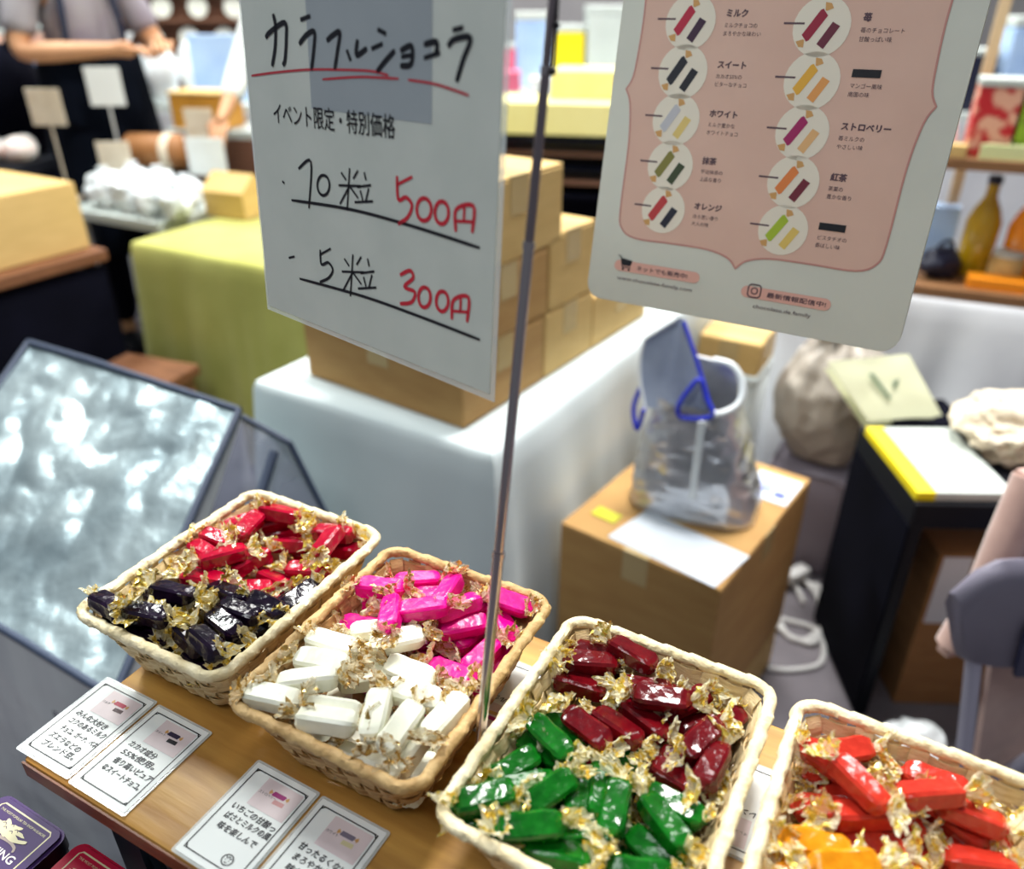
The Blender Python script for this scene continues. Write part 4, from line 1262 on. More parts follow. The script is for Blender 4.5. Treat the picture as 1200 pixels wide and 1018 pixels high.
tea_tin((-0.3345, 0.3755, 0.798), M['tin_purple'], M['tin_side'], 'tin_gold', 'MORNING', 'purple lidded tea tin with gold frame and crest lettered MORNING')
tea_tin((-0.2518, 0.3316, 0.803), M['tin_red'], M['tin_red_side'], 'tin_gold', 'TEA', 'crimson lidded tea tin with gold frame in front of the crate')
# ------------------------------------------------------------------ silver insulated bag on the left
TL, TR, BR_, BL_ = Vector((-0.96, 1.46, 0.75)), Vector((-0.453, 1.166, 0.75)), Vector((-0.52, 0.735, 0.55)), Vector((-1.03, 1.03, 0.55))
ib = thing('insulated_bag', 'large insulated bag with crumpled silver lid and slate piping left of the baskets', 'bag', (-0.74, 1.10, 0), 0)
og = Vector((-0.74, 1.10, 0))
panel3('silver_lid', [TL - og, TR - og, BR_ - og, BL_ - og], M['silver'], ib, 110, 90, amp=0.019, freq=7.5, seed=3)
for a, b in ((TL, TR), (TR, BR_), (BR_, BL_), (BL_, TL)):
    obj('binding', tube_mesh([a - og, a.lerp(b, 0.33) - og + Vector((0, 0, 0.004)), a.lerp(b, 0.66) - og + Vector((0, 0, 0.002)), b - og], 0.0062, 8), M['navy_bind'], ib, smooth=60)
dn = lambda p, z: Vector((p.x, p.y, z))
panel3('front_panel', [BL_ - og, BR_ - og, dn(BR_, 0.02) - og + Vector((0.02, -0.02, 0)), dn(BL_, 0.02) - og + Vector((0.02, -0.04, 0))], M['vinyl_white'], ib, 50, 30, amp=0.018, freq=5.0, seed=8, ridge=False)
panel3('side_panel', [BR_ - og, TR - og, dn(TR, 0.0) - og, dn(BR_, 0.02) - og], M['vinyl_white'], ib, 20, 20, amp=0.01, freq=5.0, seed=9, ridge=False)
panel3('back_panel', [TR - og, TL - og, dn(TL, 0.0) - og, dn(TR, 0.0) - og], M['silver'], ib, 12, 12, amp=0.01, freq=5.0, seed=10)
fd = (BR_ - BL_).normalized()
fa = math.atan2(fd.y, fd.x)
lab_o = BL_.lerp(BR_, 0.80) - og
fr = bmesh.new()
for x, y, sx, sy in ((0, 0, 0.006, 0.11), (0.07, 0, 0.006, 0.11), (0.035, 0.052, 0.07, 0.006), (0.035, -0.052, 0.07, 0.006), (0.035, 0.01, 0.05, 0.005)):
    box_bm(sx, 0.0016, sy, (x, 0, y - sy / 2), bm=fr)
obj('label_print', fr, M['vinyl'], ib, loc=lab_o + Vector((-0.012, -0.024, -0.12)), rot=(0, 0, fa))

gf = thing('vinyl_flap', 'grey see-through vinyl flap with dark straps beside the silver lid', 'flap', (-0.40, 1.15, 0.0), 0)
og2 = Vector((-0.40, 1.15, 0))
G1, G2, G3, G4 = Vector((-0.447, 1.158, 0.742)), Vector((-0.3675, 1.135, 0.705)), Vector((-0.300, 1.10, 0.54)), Vector((-0.505, 0.80, 0.50))
panel3('sheet', [G1 - og2, G2 - og2, G3 - og2, G4 - og2], M['vinyl'], gf, 24, 24, amp=0.012, freq=8.0, seed=4)
for a, b in ((G1, G2), (G2, G3)):
    obj('binding', tube_mesh([a - og2, a.lerp(b, 0.5) - og2, b - og2], 0.005, 8), M['navy_bind'], gf, smooth=60)
obj('strap', tube_mesh([(-0.3883 + 0.40, 1.115 - 1.15, 0.700), (-0.405 + 0.40, 1.07 - 1.15, 0.65), (-0.43 + 0.40, 1.00 - 1.15, 0.60)], 0.008, 8), M['navy_bind'], gf, smooth=60)
panel3('lower_sheet', [G4 - og2, G3 - og2, Vector((-0.300, 1.10, 0.0)) - og2, Vector((-0.505, 0.80, 0.0)) - og2], M['vinyl'], gf, 14, 14, amp=0.01, freq=6.0, seed=6)

# ------------------------------------------------------------------ white cloth table with cartons
ya = R(57.2)
ta, tb = Vector((math.cos(ya), math.sin(ya), 0)), Vector((math.cos(R(-31)), math.sin(R(-31)), 0))
N0 = Vector((-0.032, 1.112, 0))
poly = [N0 - tb * 0.54, N0, N0 + ta * 1.0, N0 + ta * 1.0 - tb * 0.54]
skirt_cloth('white_tablecloth', [(p.x, p.y) for p in poly], 0.70, 0.02, M['cloth_white'], 'white tablecloth hanging to the floor under the stacked cartons', amp=0.040, seed=2, flare=0.05, folds=8)
yd = R(54.7)
d = Vector((math.cos(yd), math.sin(yd), 0))
e = Vector((math.sin(yd), -math.cos(yd), 0))       # towards the right face
F0 = Vector((-0.083, 1.187, 0))


def carton(s0, s1, w, z, h, label, m, side_tape=True, shift=0.0):
    c = F0 + d * ((s0 + s1) / 2) - e * (w / 2 - shift)
    return cardboard_box(label, (c.x, c.y, z), yd, s1 - s0, w, h, M[m], 'cartons on the white tablecloth', seam='y', side_tape=side_tape)


carton(0.0, 0.247, 0.385, 0.7015, 0.132, 'wide brown carton at the near corner of the white tablecloth, bottom of the stack', 'card')
carton(0.012, 0.257, 0.27, 0.835, 0.125, 'brown carton in the middle of the three-high stack behind the price sign', 'card')
carton(0.030, 0.300, 0.27, 0.961, 0.137, 'topmost brown carton of the stack beside the steel pole', 'card_tan')
carton(0.252, 0.430, 0.30, 0.7015, 0.132, 'brown carton on the tablecloth, bottom of the second stack', 'card_tan')
carton(0.262, 0.425, 0.29, 0.835, 0.140, 'brown carton on top of the second stack left of the menu board', 'card_tan')
carton(0.434, 0.680, 0.30, 0.7015, 0.112, 'low brown carton farthest along the white tablecloth', 'card_tan')

# ------------------------------------------------------------------ floor boxes with the silver bag
fx = (Vector((0.342, 1.006, 0)) - Vector((0.09, 1.198, 0)))
fyaw = math.atan2(fx.y, fx.x)
fdir = fx.normalized()
fper = Vector((-fdir.y, fdir.x, 0))
fc = Vector((0.216, 1.102, 0)) + fper * 0.215
cardboard_box('tan carton on the floor under the larger brown carton', (fc.x, fc.y, 0.0), fyaw, 0.312, 0.425, 0.118, M['card_tan'], 'cartons stacked on the floor', seam='y', name='cardboard_box')
bx = cardboard_box('large brown carton on the floor carrying the silver foil bag and papers', (fc.x, fc.y, 0.1195), fyaw, 0.317, 0.43, 0.38, M['card'], 'cartons stacked on the floor', seam='y', side_tape=True)
FT = 0.5005


def sheet(name, corners, m, label, cat, z, th=0.0006):
    c = sum((Vector((p[0], p[1], 0)) for p in corners), Vector()) / len(corners)
    o = obj(name, flat_poly([(p[0] - c.x, p[1] - c.y) for p in corners], 0.0, th), m, None, loc=(c.x, c.y, z))
    return tag(o, label, cat)


sheet('paper_sheet', [(0.172, 1.153), (0.333, 1.012), (0.412, 1.095), (0.255, 1.236)], M['grey_paper'], 'white sheet of paper lying on the large brown carton before the foil bag', 'paper', FT + 0.0006)
dl = thing('delivery_label', 'white label with blue print at the far corner of the large brown carton', 'label', (0.515, 1.315, FT + 0.0006), fyaw)
obj('label_paper', flat_poly(rrect(0.09, 0.10, 0.002), 0, 0.0005), M['grey_paper'], dl)
for i, (x, y, w, h) in enumerate(((-0.01, 0.028, 0.05, 0.008), (0.0, 0.008, 0.055, 0.007), (-0.012, -0.012, 0.03, 0.012), (0.022, -0.02, 0.022, 0.02))):
    obj('print_line', flat_poly([(x - w / 2, y - h / 2), (x + w / 2, y - h / 2), (x + w / 2, y + h / 2), (x - w / 2, y + h / 2)], 0.0007), M['blue'], dl)
sheet('yellow_tape', [(0.148, 1.226), (0.187, 1.193), (0.207, 1.217), (0.168, 1.250)], M['yellow_tape'], 'strip of yellow-green tape on the large brown carton', 'tape', FT + 0.0006)

sb = thing('foil_bag', 'silver foil insulated bag with blue binding standing open on the large carton', 'bag', (0.350, 1.265, FT + 0.0015), R(-24))
# flattened trapezoid pouch: wide foot, narrower open mouth
V, F = [], []
n, rows = 72, 30
for i in range(rows + 1):
    h = i / rows
    hw = 0.118 - 0.040 * h + 0.006 * math.sin(h * 5)
    hd = 0.075 - 0.018 * h
    for k in range(n):
        t = 2 * math.pi * k / n
        cx_, cy_ = math.cos(t), math.sin(t)
        p = Vector((math.copysign(abs(cx_) ** 0.55, cx_) * hw, math.copysign(abs(cy_) ** 0.6, cy_) * hd, 0.225 * h))
        q = p * 16
        kk = noise.noise(q) * 0.006 + (0.3 - abs(noise.noise(Vector((q.x, q.y, q.z * 2.2)) * 1.7 + Vector((4, 2, 1))))) * 0.012
        p += Vector((cx_, cy_, 0)) * kk * (1 if 0 < i else 0.3)
        p.x -= 0.016 * h
        V.append(p)
for i in range(rows):
    for k in range(n):
        q = (k + 1) % n
        F.append((i * n + k, i * n + q, (i + 1) * n + q, (i + 1) * n + k))
F.append(tuple(reversed(range(n))))
obj('pouch', mesh(V, F), M['silver_bag'], sb, smooth=42)
# turned-up lid flap: rounded triangle, lining side out
pk = []
for i in range(13):
    s = i / 12
    xl = -0.100 - 0.022 * math.sin(math.pi * min(1, s * 0.9)) + 0.035 * max(0, s - 0.75) * 4
    xr = 0.024 - 0.075 * s - 0.006 * s * s
    if xl > xr - 0.004:
        xl = xr - 0.004
    pk.append((xl, xr, s))


def flap_pt(x, s, u=0.0):
    return (x, -0.052 + 0.045 * s + 0.012 * (1 - u * u), 0.205 + 0.155 * s)


V, F = [], []
for i, (xl, xr, s) in enumerate(pk):
    for j in range(9):
        u = j / 8 * 2 - 1
        for th in (0, 0.004):
            q = flap_pt(xl + (xr - xl) * (u + 1) / 2, s, u)
            V.append((q[0], q[1] + th, q[2]))
for i in range(12):
    for j in range(8):
        a = (i * 9 + j) * 2
        b = a + 18
        F += [(a, a + 2, b + 2, b), (a + 1, b + 1, b + 3, a + 3)]
obj('lid_flap', mesh(V, F), M['bag_inner'], sb, smooth=60)
obj('binding', tube_mesh([flap_pt(xl, s, -1) for xl, xr, s in pk], 0.0030, 8), M['white_plastic'], sb, smooth=60)
obj('binding', tube_mesh([flap_pt(xr, s, 1) for xl, xr, s in pk], 0.0036, 8), M['blue'], sb, smooth=60)
hp = [(0.020, -0.060, 0.218), (-0.028, -0.062, 0.205), (-0.040, -0.060, 0.222), (-0.026, -0.050, 0.255), (-0.010, -0.046, 0.275), (0.004, -0.050, 0.246)]
obj('handle', tube_mesh(catmull(hp, 5, True), 0.0042, 8, closed=True), M['blue'], sb, smooth=60)
obj('mouth_rim', tube_mesh(catmull([(0.000, 0.008, 0.292), (0.034, 0.004, 0.288), (0.056, -0.008, 0.264), (0.058, -0.028, 0.236), (0.036, -0.050, 0.222), (0.016, -0.056, 0.220)], 6), 0.0065, 8), M['white_plastic'], sb, smooth=60)
panel3('back_wall', [(-0.075, 0.040, 0.20), (0.056, 0.012, 0.20), (0.040, 0.008, 0.288), (-0.030, 0.012, 0.292)], M['silver_bag'], sb, 12, 12, amp=0.004, freq=14, seed=3, thick=0.004)
obj('seam_tape', box_bm(0.014, 0.003, 0.16, (0.006, -0.0715, 0.05), bev=0.001), M['white_plastic'], sb)
obj('strap', tube_mesh(catmull([(-0.112, -0.03, 0.245), (-0.122, -0.045, 0.20), (-0.108, -0.062, 0.165), (-0.100, -0.060, 0.205)], 5), 0.0045, 8), M['blue'], sb, smooth=60)

# ------------------------------------------------------------------ right side: bags, folders, chair
gb = thing('grey_bin', 'grey fabric panel bin standing behind the large carton', 'bin', (0.80, 1.78, 0), R(-30))
obj('body', box_bm(0.17, 0.20, 0.30, bev=0.012, taper=1.12), M['grey_bin'], gb, smooth=40)
obj('rim', tube_mesh([(-0.095, -0.112, 0.30), (0.095, -0.112, 0.30), (0.095, 0.112, 0.30), (-0.095, 0.112, 0.30)], 0.006, 8, closed=True), M['grey_bin'], gb, smooth=60)
pb = thing('plastic_bag', 'crumpled grey-beige plastic bag sitting on the grey bin', 'bag', (0.80, 1.77, 0.307), R(-20))
obj('sack', crumple_bm(0.26, 0.21, 0.33, 4, amt=0.09, freq=2.1, sub=5, pleat=0.06), M['beige_bag'], pb, smooth=70)
obj('knot', crumple_bm(0.07, 0.06, 0.06, 9, amt=0.25, freq=3.0, sub=3), M['beige_bag'], pb, loc=(-0.03, 0.0, 0.315), smooth=60)

bd = thing('side_table', 'black side table carrying a white box with a yellow strip', 'table', (0.915, 1.335, 0), R(-2))
obj('tabletop', box_bm(0.35, 0.30, 0.055, (0, 0, 0.490), bev=0.004), M['black_plastic'], bd)
for sx in (-1, 1):
    for sy in (-1, 1):
        obj('leg', box_bm(0.022, 0.022, 0.49, (sx * 0.16, sy * 0.135, 0)), M['black_plastic'], bd)
obj('side_shade_panel', box_bm(0.004, 0.29, 0.48, (-0.174, 0, 0.01)), M['cloth_black'], bd)  # black panel standing in for the dark shade under the table
yb = thing('flat_box', 'flat white glossy box with a bright yellow strip on the black side table', 'box', (0.828, 1.325, 0.5455), R(-1))
obj('box_body', box_bm(0.150, 0.250, 0.018, (0.012, 0, 0), bev=0.002), M['white_gloss'], yb)
obj('yellow_strip', box_bm(0.036, 0.251, 0.0187, (-0.072, 0, 0), bev=0.002), M['yellow'], yb)
bb = thing('brown_carton', 'dark brown carton on the floor under the black side table', 'box', (0.955, 1.330, 0), R(-2))
obj('body', box_bm(0.24, 0.22, 0.40, bev=0.004), M['card_dark'], bb)
for s in (-1, 1):
    obj('flap', box_bm(0.118, 0.215, 0.004, (s * 0.06, 0, 0.4)), M['card_dark'], bb)
obj('pale_paper', box_bm(0.055, 0.003, 0.165, (-0.085, -0.112, 0.235)), M['cloth_grey'], bb)
fl = thing('paper_carrier', 'cream paper carrier bag with a green leaf mark leaning behind the yellow-striped box', 'bag', (0.95, 1.56, 0.47), 0)
A = [Vector((0.680, 1.57, 0.660)), Vector((0.862, 1.59, 0.668)), Vector((0.930, 1.515, 0.556)), Vector((0.768, 1.505, 0.548))]
og3 = Vector((0.95, 1.56, 0.47))
panel3('front_sheet', [q_ - og3 for q_ in A], M['cream'], fl, 12, 12, amp=0.006, freq=6, seed=2, thick=0.004)
panel3('back_sheet', [q_ - og3 + Vector((0.01, 0.03, -0.03)) for q_ in A], M['cream'], fl, 8, 8, amp=0.006, freq=6, seed=5, thick=0.004)
nrm = (A[1] - A[0]).cross(A[3] - A[0]).normalized()
if nrm.y > 0:
    nrm = -nrm
cc = (A[0] + A[1] + A[2] + A[3]) / 4 - og3 + nrm * 0.010
exx = (A[1] - A[0]).normalized()
eyy = nrm.cross(exx)
for lm in ([(0.01, -0.005), (0.020, 0.002), (0.028, 0.018), (0.014, 0.012)], [(-0.040, 0.034), (-0.030, 0.034), (0.005, -0.022), (-0.002, -0.026)]):
    bm = bmesh.new()
    bm.faces.new([bm.verts.new(cc + exx * x + eyy * y) for x, y in lm])
    bmesh.ops.solidify(bm, geom=bm.faces[:], thickness=0.0015)
    obj('leaf_mark', bm, M['leaf_print'], fl)
cb = thing('carrier_stand', 'dark low shelf behind the side table that carries the cream bag', 'shelf', (0.92, 1.575, 0), R(0))
obj('top', box_bm(0.16, 0.13, 0.02, (0, 0, 0.515)), M['cloth_black'], cb)
for s in (-1, 1):
    obj('side', box_bm(0.02, 0.13, 0.515, (s * 0.07, 0, 0)), M['cloth_black'], cb)
fb = thing('fabric_bundle', 'cream fabric bundle heaped beside the white yellow-striped box', 'fabric', (1.005, 1.385, 0.5462), 0)
obj('heap', crumple_bm(0.19, 0.20, 0.11, 12, amt=0.24, freq=3.4, sub=5, pleat=0.03), M['beige_cloth'], fb, smooth=60)

st_ = thing('storage_bin', 'white lidded storage bin beyond the silver foil bag', 'bin', (0.578, 1.885, 0), R(-30))
obj('tub', box_bm(0.15, 0.16, 0.50, bev=0.01, taper=1.04), M['cloth_white'], st_, smooth=40)
obj('lid', box_bm(0.162, 0.172, 0.025, (0, 0, 0.50), bev=0.006), M['cloth_white'], st_, smooth=40)
cardboard_box('tan carton on the white storage bin beneath the menu board', (0.578, 1.885, 0.526), R(-30), 0.155, 0.16, 0.085, M['card_tan'], side_tape=True)

# white power cable tangled on the floor
cpts = []
rr = random.Random(3)
for i in range(34):
    t = i / 33 * 6.2832 * 2.6
    cpts.append((0.675 + 0.075 * math.cos(t) + rr.uniform(-0.02, 0.02) + 0.004 * i * 0.3, 1.54 + 0.13 * math.sin(t) + rr.uniform(-0.02, 0.02), 0.007 + 0.004 * (i % 3)))
cpts += [(0.74, 1.44, 0.008), (0.715, 1.34, 0.007), (0.64, 1.315, 0.007), (0.585, 1.32, 0.007)]
o = obj('power_cable', tube_mesh(catmull(cpts, 5), 0.0065, 8), M['cable'], smooth=60)
tag(o, 'white power cable tangled in loops on the grey floor by the carton', 'cable')
pc = thing('power_plug', 'white plug adaptor lying on the cable loops', 'plug', (0.74, 1.62, 0.022), R(30))
obj('body', box_bm(0.07, 0.035, 0.03, bev=0.006), M['cable'], pc, smooth=40)
for s in (-1, 1):
    obj('pin', box_bm(0.016, 0.002, 0.007, (0.042, s * 0.007, 0.012)), M['chrome'], pc)
bgx = thing('black_floor_bag', 'black soft bag slumped on the floor in the shade of the side table', 'bag', (1.16, 1.58, 0.0), R(10))
obj('sack', crumple_bm(0.18, 0.22, 0.22, 21, amt=0.18, freq=2.4, sub=4), M['cloth_black'], bgx, smooth=60)
obj('handle', tube_mesh(catmull([(-0.04, -0.03, 0.19), (-0.03, -0.03, 0.25), (0.03, -0.03, 0.25), (0.04, -0.03, 0.19)], 5), 0.006, 8), M['cloth_black'], bgx, smooth=60)

# folding chair with a coat
ch = thing('folding_chair', 'grey folding chair with slate back pad behind the rightmost basket', 'chair', (0.845, 0.875, 0), R(12))
bw = 0.43
bp = []
for i in range(21):
    u = i / 20 * 2 - 1
    bp.append((u * bw / 2, 0.035 * (u * u) - 0.035))
V, F = [], []
prof = [(-0.100, 0.004), (-0.085, 0.014), (0.075, 0.014), (0.098, 0.008), (0.106, -0.004), (0.098, -0.016), (0.075, -0.022), (-0.085, -0.014)]
for x, y in bp:
    cr = max(0, abs(x) / (bw / 2) - 0.72) / 0.28
    for z, dy in prof:
        zz = z - (0.062 * cr ** 2.5 if z > 0 else -0.018 * cr ** 3)
        V.append((x - 0.22 * (z + 0.1), y + dy, 0.610 + zz))
m_ = len(prof)
for i in range(20):
    for k in range(m_):
        q = (k + 1) % m_
        F.append((i * m_ + k, i * m_ + q, (i + 1) * m_ + q, (i + 1) * m_ + k))
F.append(tuple(range(m_)))
F.append(tuple(20 * m_ + k for k in reversed(range(m_))))
bm = bmesh.new()
bm.from_mesh(mesh(V, F))
bmesh.ops.recalc_face_normals(bm, faces=bm.faces)
obj('back_shell', bm, M['chair_grey'], ch, smooth=50)
V, F = [], []
pp = bp[3:-2]
for i, (x, y) in enumerate(pp):
    for z, dy in ((-0.094, -0.024), (0.055 - 0.06 * max(0, 1 - i / 2.5), -0.030)):
        V.append((x - 0.22 * (z + 0.1), y + dy, 0.610 + z))
for i in range(len(pp) - 1):
    F.append((2 * i, 2 * i + 2, 2 * i + 3, 2 * i + 1))
bm = bmesh.new()
bm.from_mesh(mesh(V, F))
bmesh.ops.recalc_face_normals(bm, faces=bm.faces)
bmesh.ops.solidify(bm, geom=bm.faces[:], thickness=0.008)
obj('back_pad', bm, M['chair_blue'], ch, smooth=50)
for s in (-1, 1):
    obj('leg', tube_mesh([(s * 0.195, 0.0, 0.56), (s * 0.195 + 0.02, -0.01, 0.44), (s * 0.195 + 0.075, -0.06, 0.012)], 0.0115, 12), M['chair_tube'], ch, smooth=60)
    obj('leg', tube_mesh([(s * 0.14 + 0.05, -0.08, 0.40), (s * 0.14 + 0.07, -0.01, 0.22), (s * 0.14 + 0.09, 0.05, 0.012)], 0.0115, 12), M['chair_tube'], ch, smooth=60)
obj('seat', box_bm(0.22, 0.20, 0.03, (0.165, 0.14, 0.385), bev=0.012), M['chair_blue'], ch, smooth=40)
ct2 = thing('hung_coat', 'dusty pink coat draped over the back of the grey folding chair', 'coat', (0.86, 0.94, 0), 0)
og4 = Vector((0.86, 0.94, 0))
panel3('coat_body', [Vector(q_) - og4 for q_ in ((0.655, 0.905, 0.47), (0.715, 0.955, 0.765), (1.10, 1.02, 0.80), (1.08, 1.00, 0.46))], M['coat'], ct2, 30, 30, amp=0.022, freq=5.0, seed=7, thick=0.022)
obj('sleeve', tube_mesh([Vector(q_) - og4 for q_ in catmull([(0.735, 0.945, 0.755), (0.715, 0.925, 0.67), (0.695, 0.905, 0.57), (0.672, 0.895, 0.485)], 5)], 0.026, 14), M['coat'], ct2, smooth=60)
panel3('coat_hem', [Vector(q_) - og4 for q_ in ((0.695, 0.850, 0.500), (1.05, 0.925, 0.500), (1.10, 0.920, 0.06), (0.775, 0.850, 0.06))], M['coat'], ct2, 24, 24, amp=0.014, freq=7.0, seed=27, thick=0.010)
wb = thing('white_sack', 'small white plastic sack on the floor behind the folding chair legs', 'bag', (0.76, 1.03, 0), 0)
obj('sack', crumple_bm(0.13, 0.13, 0.14, 31, amt=0.2, freq=2.6, sub=4), M['white_plastic'], wb, smooth=60)

# ------------------------------------------------------------------ right shelf stall
sy = math.atan2(1.862 - 1.96, 1.261 - 1.042)
sx_, sp_ = Vector((math.cos(sy), math.sin(sy), 0)), Vector((-math.sin(sy), math.cos(sy), 0))
SH = Vector((1.0, 1.985, 0))
p0 = SH - sx_ * 0.27 - sp_ * 0.015
skirt_cloth('grey_white_tablecloth', [(q.x, q.y) for q in (p0, p0 + sx_ * 1.15, p0 + sx_ * 1.15 + sp_ * 0.5, p0 + sp_ * 0.5)], 0.675, 0.02, M['cloth_grey'], 'pale grey-white tablecloth draped beneath the wooden shelves at right', amp=0.10, seed=6, flare=0.03, folds=7)
shf = thing('display_shelf', 'two-tier wooden display shelf with light posts on the pale cloth at right', 'shelf', (SH + sx_ * 0.38 + sp_ * 0.14), sy)
for z, w in ((0.677, 0.30), (0.985, 0.24)):
    obj('shelf_board', box_bm(0.86, w, 0.026, (0, 0.0, z), bev=0.002), M['wood_brown'], shf)
for x in (-0.30, 0.05, 0.40):
    obj('post', box_bm(0.026, 0.026, 0.80, (x + 0.02, 0.135, 0.677)), M['wood_tan'], shf)
obj('back_rail', box_bm(0.86, 0.02, 0.03, (0, 0.14, 1.40)), M['wood_tan'], shf)


def onshelf(x, y, z):
    return SH + sx_ * (0.38 + x) + sp_ * (0.14 + y) + Vector((0, 0, z))


def packet(name, label, cat, loc, rot, w, dpt, h, m, top=None):
    t = thing(name, label, cat, loc, rot)
    obj('body', box_bm(w, dpt, h, bev=min(w, dpt, h) * 0.06), M[m], t)
    if top:
        obj('lid', box_bm(w * 1.03, dpt * 1.03, h * 0.12, (0, 0, h), bev=min(w, dpt) * 0.04), M[top], t)
    return t


Z1, Z0 = 1.0115, 0.7035
packet('patterned_box', 'red patterned gift box with white lid on the upper wooden shelf', 'box', onshelf(-0.255, -0.03, Z1), sy, 0.095, 0.10, 0.155, 'red_print', 'white_gloss')
packet('patterned_box', 'green patterned gift box with white lid on the upper wooden shelf', 'box', onshelf(-0.155, -0.03, Z1), sy, 0.095, 0.10, 0.150, 'green_print', 'white_gloss')
t = thing('paper_cone', 'white paper cone pouch left of the red patterned box', 'pouch', onshelf(-0.357, -0.03, Z1), sy)
obj('cone', lathe_mesh([(0.045, 0), (0.040, 0.03), (0.022, 0.10), (0.006, 0.13)], 14), M['white_plastic'], t, smooth=50)
obj('cream_tray', box_bm(0.12, 0.04, 0.03, (0.0, -0.068, 0), bev=0.004), M['card_tan'], t)
packet('price_strip', 'pale lime price strip at the edge of the upper wooden shelf', 'strip', onshelf(-0.19, -0.105, Z1), sy, 0.16, 0.012, 0.034, 'lime_strip')


def bottle(label, loc, m, h=0.24, r=0.038, cap='navy_goods'):
    t = thing('drink_bottle', label, 'bottle', loc, 0, 'drink bottles on the lower shelf')
    obj('glass_body', lathe_mesh([(r * 0.9, 0), (r, 0.01), (r, h * 0.55), (r * 0.75, h * 0.68), (r * 0.36, h * 0.80), (r * 0.34, h * 0.95)], 20), M[m], t, smooth=50)
    obj('cap', lathe_mesh([(r * 0.42, h * 0.93), (r * 0.42, h * 1.0), (r * 0.3, h * 1.01)], 16), M[cap], t, smooth=40)
    return t


bottle('olive-yellow drink bottle on the lower wooden shelf', onshelf(-0.205, 0.02, Z0), 'olive_glass', 0.25, 0.042)
bottle('orange drink bottle on the lower wooden shelf', onshelf(-0.105, 0.0, Z0), 'orange_glass', 0.25, 0.045)
bottle('olive-yellow drink bottle right of the orange one on the lower shelf', onshelf(-0.005, 0.02, Z0), 'olive_glass', 0.25, 0.042)
t = thing('black_pouch', 'black lumpy pouch at the left end of the lower wooden shelf', 'pouch', onshelf(-0.285, -0.05, Z0), 0.3)
obj('sack', crumple_bm(0.11, 0.08, 0.075, 41, amt=0.2, freq=2.5, sub=4), M['navy_goods'], t, smooth=60)
obj('strap', tube_mesh(catmull([(-0.03, 0, 0.06), (-0.01, 0, 0.09), (0.02, 0, 0.09), (0.035, 0, 0.06)], 4), 0.005, 8), M['navy_goods'], t, smooth=60)
packet('orange_packet', 'flat orange packet lying on the lower wooden shelf', 'packet', onshelf(-0.155, -0.095, Z0), sy, 0.13, 0.06, 0.028, 'orange')
t = thing('sweets_jar', 'clear jar of cream sweets behind the flat orange packet', 'jar', onshelf(-0.135, -0.035, Z0), 0)
obj('jar', lathe_mesh([(0.036, 0), (0.04, 0.008), (0.04, 0.06), (0.034, 0.07)], 18), M['card_tan'], t, smooth=50)
obj('lid', lathe_mesh([(0.037, 0.07), (0.037, 0.082), (0.02, 0.084)], 18), M['white_gloss'], t, smooth=40)
packet('small_card', 'small white card standing at the shelf edge beside the black pouch', 'card', onshelf(-0.37, -0.07, Z0), sy, 0.03, 0.01, 0.05, 'paper')
packet('pale_carton', 'pale blue-white carton behind the posts of the lower wooden shelf', 'box', onshelf(-0.30, 0.07, Z0), sy, 0.08, 0.06, 0.16, 'pale_blue')

# ------------------------------------------------------------------ green table, left table
gp = [(-1.153, 2.381), (-0.45, 2.005), (-0.15, 2.565), (-0.85, 2.94)]
skirt_cloth('green_tablecloth', gp, 0.70, 0.02, M['cloth_green'], 'lime green tablecloth hanging in folds from the table behind the price sign', amp=0.024, seed=4, flare=0.015, folds=16)
hb = thing('open_carton', 'small tan carton with gabled open flaps on the lime green tablecloth', 'box', (-0.93, 2.72, 0.7015), R(-24))
obj('body', box_bm(0.17, 0.13, 0.085, bev=0.003), M['card_tan'], hb)
for s in (-1, 1):
    o = obj('flap', box_bm(0.172, 0.085, 0.004, (0, s * 0.0425, 0)), M['card_tan'], hb, loc=(0, s * 0.0, 0.135), rot=(-s * R(38), 0, 0))
obj('gable', flat_poly([(-0.06, 0), (0.06, 0), (0, 0.05)], 0, 0.003), M['card_tan'], hb, loc=(0.083, 0, 0.085), rot=(R(90), 0, R(90)))

lt = thing('wooden_table', 'brown wooden table with black underside at far left under the big carton', 'table', (-1.20 - 0.5045 * 0.65 - 0.863 * 0.33, 2.31 - 0.863 * 0.65 + 0.5045 * 0.33, 0), R(59.7))
obj('tabletop', box_bm(1.30, 0.66, 0.035, (0, 0, 0.6635), bev=0.004), M['wood_red'], lt)
for sx in (-1, 1):
    for s2 in (-1, 1):
        obj('leg', box_bm(0.04, 0.04, 0.663, (sx * 0.6, s2 * 0.28, 0)), M['black_plastic'], lt)
obj('modesty_cloth', box_bm(1.28, 0.01, 0.60, (0, -0.31, 0.05)), M['cloth_black'], lt)
obj('side_cloth', box_bm(0.01, 0.56, 0.60, (0.63, 0.0, 0.05)), M['cloth_black'], lt)
u = Vector((math.cos(R(59.7)), math.sin(R(59.7)), 0))
w = Vector((-u.y, u.x, 0))
c = Vector((-1.245, 2.316, 0)) - u * 0.27 + w * 0.19
cardboard_box('large tan carton on the brown wooden table at far left', (c.x, c.y, 0.700), R(59.7), 0.54, 0.37, 0.188, M['card_tan'], tape=False)
so = thing('wooden_crate', 'small reddish wooden crate on the floor below the far left table', 'crate', (-1.10, 2.10, 0.0), R(-20))
obj('body', box_bm(0.24, 0.20, 0.36, bev=0.003), M['wood_brown'], so)
obj('top_board', box_bm(0.27, 0.23, 0.03, (0, 0, 0.36), bev=0.003), M['wood_red'], so)
obj('paper_strip', box_bm(0.14, 0.05, 0.002, (0.03, -0.05, 0.39)), M['paper'], so)

